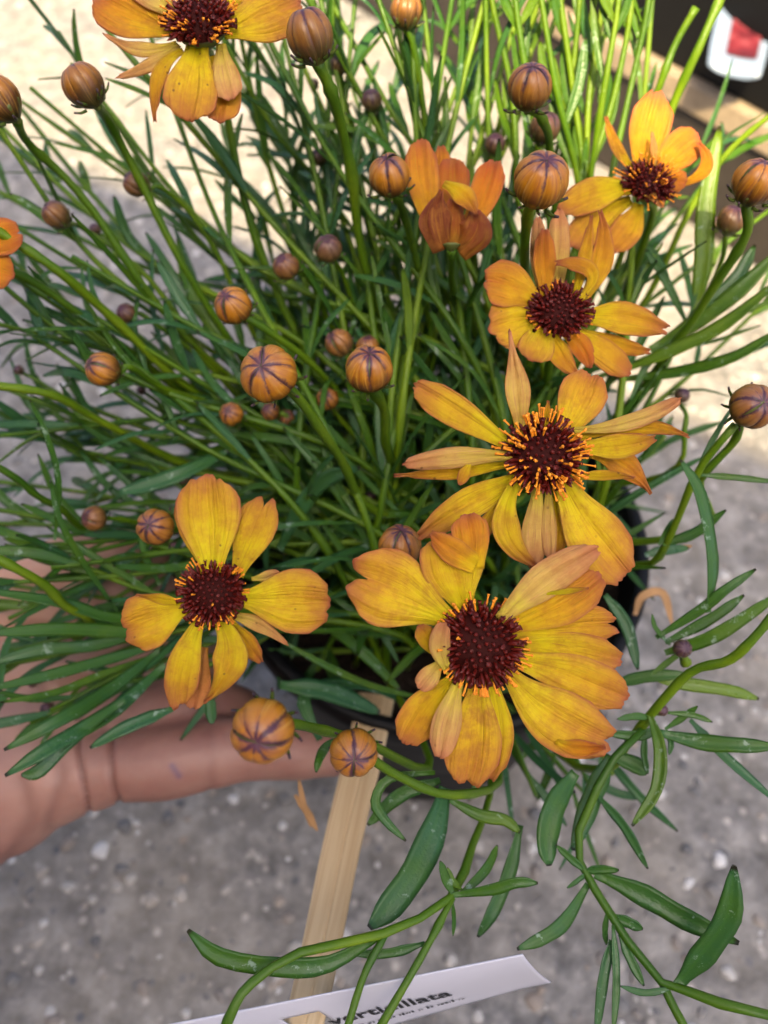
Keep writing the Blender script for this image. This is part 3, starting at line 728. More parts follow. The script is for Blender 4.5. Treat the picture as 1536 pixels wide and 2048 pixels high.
petals(F8, D8, [
    ((-60, 490), (42, 462), 76, dict(z=(-6, 0, -4), lobes=2, notch=.12, tint=(.7, .2))),
    ((-70, 520), (20, 545), 70, dict(z=(-8, -4, -8), layer=-6, lobes=1, tint=(.6, .2))),
    ((-120, 470), (-180, 380), 80, dict(lobes=3, tint=(.5, .2))), ((-120, 530), (-200, 600), 80, dict(lobes=3, tint=(.5, .2))),
    ((-80, 545), (-60, 660), 70, dict(lobes=2, tint=(.5, .2))), ((-90, 450), (-60, 350), 70, dict(lobes=2, tint=(.5, .2))),
])

# ---- buds: eight folded petals and a ring of bracts round the base
NG = 8
def gore_grid(nt_=13, nf=7, span=1.16, ph0=0.0, bulge=0.06):
    vs, uv = [], []
    for i in range(nt_):
        t = i/(nt_-1); th = R(8) + t*R(171)              # from the base pole to the apex
        for j in range(nf):
            v = -1+2*j/(nf-1); ph = ph0 + v*math.pi/NG*span
            crease = 1 - bulge*abs(v)**3*sstep(0.05, 0.5, t)
            ap = 1 - 0.14*math.exp(-((1-t)/0.10)**2)*(1-0.3*abs(v))
            r = math.sin(th)*crease*(1.0+0.05*math.sin(t*3.1)); z = -math.cos(th)*1.0*ap*(1-0.03*abs(v)**2)
            if t < 0.3: z *= 1+0.10*(0.3-t)/0.3
            vs.append(V((r*math.cos(ph), r*math.sin(ph), z))); uv.append((0.5+0.5*v, t))
    fs = [(i*nf+j, i*nf+j+1, (i+1)*nf+j+1, (i+1)*nf+j) for i in range(nt_-1) for j in range(nf-1)]
    return vs, fs, uv
def uvmesh(name, vs, fs, uv, mats):
    m = mesh(name, vs, fs); l = m.uv_layers.new(name='UVMap'); flat = []
    for p in m.polygons:
        for vi in p.vertices: flat += uv[vi]
    l.data.foreach_set('uv', flat)
    for x in mats: m.materials.append(x)
    return m
GORES = []
for q in range(4):
    g, f, u = gore_grid(bulge=0.075+0.02*q); sk = 0.16*(q-1.5)
    g = [V((v.x*math.cos(sk*v.z)-v.y*math.sin(sk*v.z), v.x*math.sin(sk*v.z)+v.y*math.cos(sk*v.z), v.z*(1+0.02*(q-1.5)))) for v in g]
    GORES.append(uvmesh('bud_petal', g, f, u, [M['bud']]))
_v, _f, _u = [], [], []
for q in range(NG):
    g, f, u = gore_grid(9, 5, 1.0, 2*math.pi*q/NG)
    b0 = len(_v); _v += g; _u += u; _f += [tuple(b0+i for i in x) for x in f]
SMALLBUD = uvmesh('bud', _v, _f, _u, [M['bud']])
# core and cup: the dark inside seen in the creases, and the olive base
_v, _f = [], []
prof = [(0.10, -1.22), (0.14, -1.12), (0.30, -1.02), (0.62, -0.80), (0.86, -0.50), (0.90, -0.42), (0.84, -0.30), (0.88, 0.0), (0.80, 0.42), (0.5, 0.74), (0.02, 0.86)]
for r_, z_ in prof:
    for j in range(16):
        a = 2*math.pi*j/16; _v.append(V((r_*math.cos(a), r_*math.sin(a), z_)))
for i in range(len(prof)-1):
    for j in range(16):
        a, b = i*16+j, i*16+(j+1) % 16; _f.append((a, b, b+16, a+16))
CORE = uvmesh('bud', _v, _f, [(0.5, 0.1)]*len(_v), [M['calyx']])
P_ = catmull([V((0.62, 0, -0.86)), V((0.92, 0, -0.80)), V((1.18, 0, -0.62))], 5)
bv, bf = tube_data(P_, lambda u: 0.085*(1-0.45*u), 6)
BRACT = uvmesh('bract', bv, bf, [(0.5, 0.5)]*len(bv), [M['bract'], M['bract_tip']])
for p in BRACT.polygons:
    if p.center.x > 1.0: p.material_index = 1
def bud_depth(r): return 0.150 + max(0, 62-r)*0.0021
def bud(x, y, r, ax=(0, 0.3, 1), ripe=1.0, wp=(), d=None, tall=1.05, tone=0.55, root=True, sr=None, label=None):
    d = d or bud_depth(r); rr = r/FPX*d; A = cv(*ax).normalized(); C = at(x, y, d)
    big = r >= 22
    o = bpy.data.objects.new('bud', CORE if big else SMALLBUD); link(o, plant)
    rot = A.to_track_quat('Z', 'X'); rnd = random.Random(int(x*7+y*3))
    o.rotation_mode = 'QUATERNION'; o.rotation_quaternion = rot @ Quaternion((0, 0, 1), rnd.random()*6)
    o.location = C - ORI[plant.name]; o.scale = (rr, rr, rr*tall); o.color = (ripe, 0, 0, 1)
    if label: o['label'] = label
    if big:
        for k in range(NG):
            g = bpy.data.objects.new('bud_petal', GORES[rnd.randrange(4)]); link(g, o); g.rotation_euler = (rnd.uniform(-.03, .03), rnd.uniform(-.03, .03), 2*math.pi*k/NG+rnd.uniform(-.09, .09))
            g.color = (min(1, max(0, ripe+rnd.uniform(-.12, .08))), 0, 0, 1)
            s = rnd.uniform(0.975, 1.02); g.scale = (s, s, s)
    nb = 8 if big else 5
    for k in range(nb):
        if rnd.random() < 0.12: continue
        g = bpy.data.objects.new('bract', BRACT); link(g, o); g.rotation_euler = (0, rnd.uniform(-.25, .12), 2*math.pi*(k+0.4)/nb+rnd.uniform(-.2, .2))
        s = rnd.uniform(0.9, 1.1); g.scale = (s, s, s)
    sr = sr or max(0.0007, rr*0.16)
    W_ = [at(*p) for p in wp]
    pts = [C-A*rr*0.95*tall] + W_
    if root: pts.append(root_point(rnd, 0.045))
    stem(pts, sr, max(sr, 0.0013), tone)
    return o
bud(620, 70, 46, (-.25, .85, .6), .62, [(664, 190, .195), (700, 330, .215), (760, 620, .25)], tall=1.12, sr=.0016)  # ripe lowered to paint this bud's backlit darkness into its colour
bud(166, 170, 40, (-.5, .75, .5), .65, [(215, 240, .21), (275, 350, .225), (420, 620, .25)], tall=1.05, sr=.0013)  # backlit as well: darkness painted in by the lower ripe value
bud(-4, 196, 42, (-.5, .6, .6), .95, [(60, 290, .21), (170, 400, .225), (420, 720, .26)], tall=1.1, sr=.0013)
bud(272, 367, 24, (-.85, .2, .5), .25, [(330, 380, .235), (420, 480, .25), (600, 800, .28)], tall=1.1)
bud(112, 429, 25, (-.6, .4, .7), .35, [(170, 460, .24), (300, 560, .25), (520, 820, .28)], tall=1.15)
bud(253, 626, 19, (-.3, .3, 1), .1, [(300, 640, .245), (480, 800, .27)])
bud(190, 458, 11, (-.3, .5, 1), 0, [(240, 500, .26), (420, 700, .28)])
bud(466, 611, 36, (-.35, .35, 1), .95, [(540, 665, .215), (640, 745, .235), (740, 880, .26)], sr=.0012)
bud(537, 748, 55, (-.15, .15, 1), 1, [(600, 800, .18), (680, 915, .205), (770, 1030, .245)], sr=.0014, label='large ripe orange bud with purple star, on a bare pale green stalk')
bud(738, 738, 46, (.05, .55, .8), .95, [(768, 820, .205), (780, 920, .235)], sr=.0015)
bud(678, 686, 27, (-.5, .4, .6), .55, [(720, 720, .24), (800, 860, .27)])
bud(735, 694, 22, (-.1, .6, .6), .7, [(760, 760, .25)])
bud(205, 739, 33, (-.6, .25, .8), .9, [(260, 735, .215), (330, 780, .235), (520, 880, .27)], sr=.001)
bud(463, 828, 23, (-.2, .2, 1), .75, [(520, 860, .245), (640, 940, .27)])
bud(655, 797, 22, (-.2, .3, 1), .7, [(700, 860, .25)])
bud(541, 824, 18, (-.4, .3, .8), .55, [(600, 870, .25)])
bud(573, 836, 16, (.1, .3, .8), .5, [(620, 880, .26)])
bud(311, 1054, 36, (-.15, .15, 1), .85, [(370, 1060, .225), (520, 1080, .26)], sr=.001)
bud(188, 1037, 24, (-.5, .1, .9), .4, [(250, 1040, .24), (420, 1080, .27)])
bud(800, 1092, 42, (.05, .75, .6), .75, [(830, 1140, .215)], d=.188)
bud(525, 1462, 62, (-.1, -.12, 1), 1, [(610, 1452, .17), (720, 1480, .19), (860, 1520, .22)], sr=.0012, d=.142, label='big round orange bud hanging in front of the fingers')
bud(708, 1505, 47, (.05, -.05, 1), .9, [(790, 1548, .18), (900, 1590, .19), (1000, 1560, .22), (960, 1450, .25)], sr=.0012, d=.165)
bud(778, 351, 40, (-.1, .55, .8), .9, [(805, 420, .215), (840, 560, .235), (860, 760, .265)], sr=.0012)
bud(1082, 360, 54, (.05, .4, .9), 1, [(1056, 430, .18), (1050, 540, .205), (1062, 720, .245)], sr=.0014)
bud(1060, 174, 43, (.0, .55, .8), .7, [(1085, 240, .20), (1100, 320, .22), (1090, 560, .25)], sr=.0013)
bud(1090, 255, 30, (.2, .6, .6), .15, [(1100, 330, .24), (1080, 560, .26)])
bud(990, 288, 20, (0, .5, .8), .05, [(995, 340, .25), (980, 560, .27)])
bud(812, 20, 32, (.0, .8, .5), .6, [(830, 110, .22), (860, 330, .24), (880, 620, .265)], sr=.001)
bud(678, 128, 19, (-.1, .7, .6), .0, [(690, 200, .25), (720, 420, .27)])
bud(743, 200, 20, (-.2, .7, .6), .0, [(760, 250, .25), (800, 450, .27)])
bud(628, 168, 10, (-.1, .7, .6), .0, [(650, 230, .26)])
bud(637, 314, 16, (-.2, .6, .7), .0, [(660, 370, .255)])
bud(1510, 364, 43, (.1, .6, .7), .95, [(1492, 470, .20), (1430, 570, .215), (1350, 690, .235), (1200, 880, .27)], sr=.0014)
bud(1462, 440, 27, (.1, .7, .6), .2, [(1440, 530, .235), (1380, 640, .25), (1200, 860, .28)])
bud(1424, 446, 13, (-.2, .6, .6), .0, [(1425, 530, .25)], root=False)
bud(1506, 812, 44, (.05, .05, 1), .55, [(1470, 880, .20), (1400, 960, .21), (1335, 1080, .23)], sr=.0011, d=.185)
bud(572, 533, 26, (-.3, .4, .9), .3, [(620, 560, .24), (720, 740, .27)])
bud(656, 497, 27, (-.1, .5, .9), .1, [(690, 560, .24), (760, 760, .27)])
bud(1365, 1297, 18, (.0, .2, 1), .0, [(1372, 1326, .20)], root=False, d=.195)
bud(1324, 1420, 12, (.2, .1, 1), .0, [(1312, 1426, .20)], root=False, d=.198)
bud(1364, 791, 15, (.2, .5, .8), .0, [(1370, 850, .24), (1300, 960, .26)])
for x, y, r in ((95, 1418, 14), (65, 1365, 10), (740, 995, 12), (367, 958, 11), (240, 695, 12), (37, 740, 10), (282, 780, 9), (1240, 748, 12), (350, 1095, 13)):
    bud(x, y, r, (random.uniform(-.4, .2), .3, .9), 0, [(x*.7+240, y*.7+330, .27)])

# ---- traced stems and leaves
def pstem(pix, r0=.0012, r1=.0013, tone=.55):
    return stem([at(*p) for p in pix], r0, r1, tone)
ROOT = lambda: tuple()
def rooted(pix, r0=.0011, r1=.0015, tone=.55, seed=0):
    rnd = random.Random(seed+int(pix[0][0]*13)); P = [at(*p) for p in pix] + [root_point(rnd, .045)]
    return stem(P, r0, r1, tone)
rooted([(-80, 420, .19), (0, 465, .195), (120, 545, .205), (230, 640, .225), (430, 810, .26)], .0013, .0015, .75)
rooted([(-90, 765, .20), (0, 772, .205), (110, 792, .215), (220, 852, .235), (430, 950, .27)], .0012, .0014, .8)
rooted([(-60, 1090, .19), (20, 1130, .195), (90, 1170, .205), (160, 1226, .22), (330, 1250, .255)], .0014, .0014, .8)
rooted([(-60, 900, .2), (30, 955, .21), (110, 1010, .225), (300, 1070, .26)], .001, .0013, .4)
# right-hand stems
rooted([(1560, 1215, .175), (1500, 1285, .178), (1455, 1322, .182), (1385, 1342, .188), (1320, 1408, .195), (1262, 1478, .205), (1200, 1540, .22), (1080, 1450, .26)], .0012, .0014, .8)
pstem([(1470, 850, .19), (1395, 945, .20), (1335, 1085, .215), (1290, 1130, .23), (1180, 1120, .27)], .0011, .0012, .7)
rooted([(1452, -30, .22), (1400, 90, .225), (1350, 200, .235), (1305, 330, .245), (1240, 560, .265)], .0014, .0016, .7)
rooted([(1392, 15, .225), (1350, 90, .23), (1320, 170, .235), (1290, 260, .245), (1240, 520, .27)], .0011, .0014, .7)
rooted([(1560, 215, .23), (1455, 305, .24), (1380, 420, .25), (1230, 680, .275)], .0009, .0013, .9)
rs = random.Random(9)
for i, (x0, x1) in enumerate(((1085, 1150), (1130, 1160), (1196, 1166), (1238, 1172), (1262, 1180), (1160, 1120), (1030, 1080), (985, 1040), (1290, 1220))):
    dd = .22+.005*(i % 3); wob = [rs.uniform(-9, 9) for _ in range(4)]
    rooted([(x0-20+i*3+wob[0], -120, dd-.005), (x0+wob[1], 0, dd), ((x0+x1)/2+4+wob[2], 190, dd+.01), (x1+wob[3], 380, .245), (x1-20, 560, .26)], .0008, .0014, rs.uniform(.45, .8), i)
    for k in range(4):
        y = rs.uniform(20, 420); f = y/380; x = x0+(x1-x0)*f; d_ = dd+.024*f; sg = rs.choice((-1, 1)); ln = rs.uniform(110, 200); sw = rs.uniform(12, 46)*sg
        pleaf([(x, y, d_), (x+sw*.7, y-ln*.5, d_-.004), (x+sw, y-ln, d_-.008)], rs.uniform(13, 24), rs.uniform(.4, .85), .35, rs.uniform(-.5, .5))
# lower sprigs, in front of the paving
pstem([(440, 2080, .165), (470, 2010, .166), (505, 1965, .168), (600, 1905, .172), (765, 1868, .178), (900, 1796, .186), (945, 1690, .20), (980, 1590, .22), (985, 1480, .26)], .0012, .0011, .5)
pstem([(770, 1870, .178), (728, 1950, .175), (690, 2070, .17)], .0009, .0010, .25)
pstem([(905, 1795, .186), (850, 1900, .18), (745, 2080, .172)], .0009, .0011, .35)
pstem([(1286, 1459, .20), (1225, 1520, .20), (1188, 1590, .198), (1150, 1690, .194), (1173, 1745, .19), (1219, 1829, .186), (1308, 1951, .18), (1349, 1972, .178), (1430, 2004, .174), (1560, 2036, .168)], .0012, .0011, .12)
pstem([(1325, 1965, .18), (1345, 2010, .178), (1378, 2070, .175)], .0012, .0011, .15)
L_ = pleaf
L_([(760, 1868, .178), (660, 1925, .176), (560, 1932, .174), (440, 1912, .172), (376, 1860, .171)], 40, .35)
L_([(890, 1575, .20), (870, 1650, .195), (830, 1740, .19), (780, 1810, .186), (738, 1856, .184)], 62, .12, .2)
L_([(905, 1790, .186), (985, 1778, .184), (1035, 1764, .183), (1076, 1766, .183)], 24, .4)
L_([(1040, 1650, .20), (1018, 1740, .198), (985, 1820, .196), (955, 1874, .195)], 32, .2)
L_([(850, 1886, .182), (780, 1905, .182), (700, 1908, .182)], 20, .25)
L_([(905, 1786, .186), (890, 1755, .185), (880, 1722, .184)], 20, .3)
L_([(925, 1782, .187), (905, 1760, .186), (895, 1735, .186)], 12, .6)
L_([(905, 1800, .186), (908, 1840, .187), (906, 1872, .187)], 9, .4)
L_([(920, 1790, .187), (970, 1740, .19), (995, 1690, .195)], 20, .45)
L_([(870, 1545, .19), (780, 1555, .188), (750, 1600, .187), (770, 1640, .187), (812, 1682, .187)], 22, .45)
L_([(880, 1560, .2), (800, 1590, .2), (735, 1650, .2)], 30, .3)
L_([(900, 1600, .198), (960, 1630, .196), (1010, 1640, .195), (1040, 1665, .194)], 26, .6)
L_([(1175, 1768, .19), (1130, 1840, .186), (1090, 1872, .184), (1034, 1898, .183)], 30, .3)
L_([(1190, 1746, .19), (1290, 1790, .186), (1370, 1836, .183), (1478, 1886, .18)], 46, .35)
L_([(1356, 1968, .178), (1405, 1905, .174), (1455, 1830, .17), (1468, 1732, .168)], 54, .22, .3)
L_([(1222, 1880, .184), (1205, 1960, .182), (1192, 2070, .18)], 24, .15)
L_([(1226, 1850, .184), (1232, 1960, .181), (1226, 2070, .178)], 17, .35)
L_([(1240, 1868, .184), (1262, 1920, .182), (1288, 1972, .18)], 20, .3)
L_([(1345, 1976, .178), (1290, 1985, .178), (1240, 1972, .178)], 14, .1)
L_([(1170, 1742, .19), (1200, 1738, .189), (1238, 1740, .188)], 20, .35)
L_([(1172, 1744, .19), (1140, 1715, .19), (1112, 1690, .19)], 16, .3)
L_([(1175, 1745, .19), (1155, 1760, .189), (1134, 1776, .189)], 12, .3)
L_([(1225, 1830, .186), (1260, 1845, .185), (1286, 1858, .184)], 24, .3)
L_([(1215, 1820, .186), (1210, 1860, .186), (1213, 1890, .186)], 12, .4)
L_([(1195, 1590, .2), (1250, 1655, .2), (1296, 1738, .2)], 20, .1)
L_([(1150, 1545, .2), (1108, 1610, .195), (1092, 1680, .192), (1098, 1732, .19)], 50, .3, .25)
L_([(1220, 1510, .205), (1180, 1600, .202), (1145, 1700, .198)], 44, .3)
L_([(1225, 1512, .205), (1270, 1530, .204), (1294, 1548, .203)], 34, .3)
L_([(1300, 1430, .197), (1320, 1500, .193), (1312, 1580, .191), (1264, 1652, .19)], 27, .75, .6)
L_([(1300, 1436, .197), (1270, 1432, .196), (1234, 1438, .195)], 16, .45)
L_([(1320, 1466, .199), (1400, 1484, .196), (1470, 1490, .193), (1560, 1494, .19)], 34, .4)
L_([(1330, 1458, .199), (1370, 1430, .198), (1395, 1412, .197)], 16, .5)
L_([(1315, 1455, .2), (1280, 1470, .2), (1210, 1466, .2)], 22, .35)
L_([(1335, 1425, .198), (1385, 1430, .197), (1425, 1444, .196)], 13, .5)
L_([(1290, 1460, .2), (1288, 1510, .2), (1296, 1548, .2)], 14, .3)
L_([(1330, 1462, .199), (1342, 1485, .199), (1338, 1510, .199)], 12, .3)
L_([(1380, 1440, .205), (1440, 1505, .203), (1560, 1610, .2)], 22, .05)
L_([(1300, 1352, .212), (1360, 1366, .211), (1455, 1380, .21), (1518, 1398, .21)], 27, 1.2)
L_([(1312, 1275, .205), (1400, 1220, .2), (1450, 1180, .197), (1512, 1138, .195)], 22, .35)
L_([(1330, 1285, .205), (1420, 1238, .202), (1488, 1190, .2)], 23, .35)
L_([(1330, 1305, .205), (1430, 1270, .2), (1560, 1186, .195)], 30, .6)
L_([(1210, 1190, .22), (1252, 1250, .218), (1276, 1340, .215)], 26, .0)
L_([(1340, 1290, .205), (1310, 1255, .204), (1304, 1228, .204)], 11, .4)
L_([(1300, 1350, .21), (1340, 1320, .209), (1368, 1300, .208)], 14, .5)
L_([(1220, 1370, .215), (1300, 1352, .212), (1380, 1350, .21)], 26, .4)
L_([(1416, 1225, .2), (1424, 1120, .196), (1400, 990, .193), (1361, 920, .192)], 30, .25, .2)
L_([(1325, 1088, .215), (1390, 1066, .212), (1452, 1020, .208)], 22, .35)
L_([(1318, 1090, .215), (1334, 1060, .214), (1346, 1038, .213)], 14, .4)
L_([(1290, 1110, .235), (1330, 1100, .235), (1378, 1096, .236)], 22, .2)
L_([(1392, 950, .2), (1420, 890, .2), (1465, 812, .2)], 12, .3)
L_([(1400, 950, .205), (1470, 955, .203), (1560, 965, .2)], 14, .5)
L_([(1250, 740, .24), (1350, 700, .23), (1450, 650, .222), (1560, 560, .215)], 34, .9)
L_([(1240, 760, .245), (1360, 745, .235), (1470, 715, .225), (1560, 660, .22)], 30, .6)
L_([(1300, 700, .24), (1400, 640, .232), (1480, 580, .226), (1560, 500, .222)], 36, .7)
L_([(1390, 620, .235), (1405, 520, .23), (1412, 400, .226), (1440, 252, .222)], 40, 1.0)
L_([(1370, 640, .24), (1330, 560, .237), (1290, 500, .235)], 18, .3)
L_([(1340, 580, .24), (1320, 530, .238), (1296, 490, .236)], 18, .25)
L_([(1380, 630, .235), (1390, 580, .233), (1388, 530, .232)], 10, .2)
L_([(1410, 610, .23), (1470, 560, .228), (1510, 490, .226)], 28, .35)
L_([(1260, 800, .24), (1300, 720, .238), (1380, 660, .236)], 16, .4)
# broad leaves at the heart of the plant
L_([(560, 1100, .25), (600, 1020, .24), (650, 960, .235), (720, 935, .232)], 34, .05)
L_([(240, 985, .235), (300, 970, .235), (370, 945, .236), (460, 900, .245)], 34, .05)
L_([(880, 640, .255), (820, 640, .25), (760, 690, .25), (700, 680, .248)], 20, .05)
L_([(640, 1480, .235), (610, 1390, .24), (720, 1370, .25), (840, 1420, .26)], 30, .05)
L_([(560, 1370, .235), (660, 1385, .238), (760, 1425, .245)], 40, .05)
L_([(560, 1280, .22), (650, 1330, .225), (740, 1370, .235), (860, 1400, .25)], 15, .6)
L_([(650, 1090, .26), (690, 1060, .25), (760, 1010, .245)], 26, .1)
L_([(660, 1130, .26), (720, 1110, .25), (800, 1120, .25)], 24, .08)
L_([(640, 1240, .25), (720, 1300, .24), (800, 1380, .245)], 24, .5)
L_([(690, 1470, .19), (655, 1490, .195), (640, 1515, .2), (632, 1545, .2)], 20, .3)
# lower left sprays over the hand
L_([(330, 1330, .235), (230, 1420, .22), (110, 1490, .205), (10, 1552, .2)], 34, .25)
L_([(320, 1300, .24), (220, 1380, .225), (120, 1440, .21), (8, 1500, .205)], 30, .3)
L_([(250, 1400, .22), (150, 1470, .21), (80, 1540, .205), (42, 1550, .204)], 30, .2)
L_([(345, 1418, .215), (290, 1440, .212), (240, 1462, .21), (180, 1496, .208)], 30, .1)
L_([(420, 1390, .22), (422, 1420, .22), (424, 1448, .22)], 24, .1)
L_([(330, 1270, .235), (220, 1262, .225), (110, 1258, .215), (-40, 1268, .205)], 28, .45)
L_([(330, 1240, .24), (220, 1235, .225), (120, 1205, .215), (-40, 1180, .205)], 26, .4)
L_([(320, 1290, .24), (210, 1320, .23), (100, 1350, .22), (-30, 1380, .21)], 24, .3)
L_([(310, 1310, .24), (200, 1350, .23), (110, 1385, .22), (0, 1405, .21)], 16, .6)
L_([(300, 1260, .24), (190, 1290, .232), (80, 1300, .225), (-30, 1330, .22)], 26, .25)
L_([(110, 1080, .225), (118, 960, .215), (90, 860, .21), (60, 800, .208)], 16, .4)
L_([(240, 1230, .24), (170, 1130, .225), (120, 1040, .215), (100, 960, .21)], 14, .35)
L_([(320, 1170, .245), (290, 1110, .24), (280, 1050, .238)], 15, .3)
# dead, straw-coloured leaves
leaf([at(590, 1590, .232), at(612, 1620, .234), at(635, 1662, .236)], .0022, None, .5, mat=M['dry'], name='dry_leaf')
leaf([at(598, 1560, .23), at(606, 1600, .232), at(622, 1655, .236)], .0016, None, .5, mat=M['dry'], name='dry_leaf')
leaf([at(1270, 1230, .27), at(1284, 1192, .268), at(1325, 1186, .268), at(1344, 1250, .27)], .003, None, .5, mat=M['dry'], name='dry_leaf')
leaf([at(1310, 1108, .24), at(1345, 1100, .238), at(1384, 1092, .236)], .0022, None, .5, mat=M['dry'], name='dry_leaf')

# ---- the rest of the bush: leafy stems rising from the pot
def grow(tip, rnd, nl, tone, r=.0012, lscale=1.0, spread=0.6, t0=0.25):
    B = root_point(rnd, .055); T = V(tip); ln = (T-B).length
    c1 = B + V((rnd.uniform(-.01, .01), rnd.uniform(-.01, .01), .30*ln)) + (T-B)*0.12
    c2 = B + (T-B)*0.62 + V((rnd.uniform(-.008, .008), rnd.uniform(-.008, .008), .09*ln))
    P = stem([T, c2, c1, B], r*0.62, r*1.25, tone+rnd.uniform(-.15, .15))
    n = len(P); ang = rnd.random()*6
    k = 0
    while k < nl:
        f = t0 + (0.97-t0)*k/max(1, nl-1)
        i = min(n-2, max(1, int((1-f)*(n-1)))); p = P[i]; t = (P[i-1]-P[i+1]).normalized()
        x = t.orthogonal().normalized(); y = t.cross(x); ang += 1.57+rnd.uniform(-.4, .4)
        for sgn in (0, math.pi):
            if rnd.random() < 0.15: continue
            a = ang+sgn+rnd.uniform(-.3, .3); o = x*math.cos(a)+y*math.sin(a)
            ll = rnd.uniform(.022, .048)*lscale*(1.15-0.5*f); sp = spread*rnd.uniform(.5, 1.4)
            d1 = (t + o*sp).normalized(); d2 = (t*0.8 + o*sp*rnd.uniform(.6, 1.8) + V((0, 0, rnd.uniform(-.45, .15)))).normalized()
            pts = [p, p+d1*ll*.5, p+d1*ll*.5+d2*ll*.5]
            mn = min((q-CAM).dot(-CB) for q in pts)
            if mn < .188: continue
            leaf(pts, rnd.uniform(.0017, .0034)*(1 if lscale >= 1 else .85), t*0.4+o*-0.2+V((0, -.2, 1)), min(1, max(0, tone-.12+rnd.uniform(-.35, .3))), rnd.uniform(.15, .5), rnd.uniform(-.6, .6))
        k += 1
rnd = random.Random(101)
def region(n, xr, yr, dr, nl, tone, **kw):
    for i in range(n):
        f = (i+rnd.random())/n
        x = xr[0]+(xr[1]-xr[0])*f; y = rnd.uniform(*yr); d = rnd.uniform(*dr)
        grow(at(x, y, d), rnd, rnd.randint(*nl), tone, **kw)
region(10, (-160, 330), (-60, 250), (.215, .28), (4, 6), .55)
region(13, (-220, 200), (250, 700), (.225, .29), (5, 8), .45)
region(18, (300, 980), (-340, -40), (.205, .255), (4, 7), .5)
region(14, (380, 1050), (0, 420), (.245, .30), (5, 8), .45)
region(10, (990, 1330), (-320, -60), (.215, .25), (3, 6), .75, lscale=.9, spread=.35)
region(21, (-200, 180), (700, 1250), (.225, .275), (5, 8), .45)
region(8, (-120, 200), (1250, 1480), (.225, .25), (4, 6), .4)
region(24, (420, 1180), (420, 980), (.262, .305), (6, 9), .3, lscale=1.1, spread=.9, t0=.1)
region(14, (480, 1150), (980, 1380), (.265, .295), (5, 8), .25, lscale=1.0, spread=1.0, t0=.05)
region(12, (1230, 1600), (250, 900), (.235, .28), (4, 6), .6)
region(6, (1000, 1260), (1440, 1640), (.235, .26), (4, 6), .4)

LEAF_POOL.sort(key=lambda q: -q[0])
for s_, vs, fs, uv, tn in LEAF_POOL[:300]:
    obj('leaf', vs, fs, M['leaf'], plant, uv=uv, tone=tn)
AV, AF, AU, AT = [], [], [], []
for s_, vs, fs, uv, tn in LEAF_POOL[300:]:
    b0 = len(AV); AV += vs; AU += uv; AT += [tn]*len(vs); AF += [tuple(b0+i for i in f) for f in fs]
if AV: tag(obj('leaves', AV, AF, M['leaf'], plant, uv=AU, tone=AT), kind='stuff')

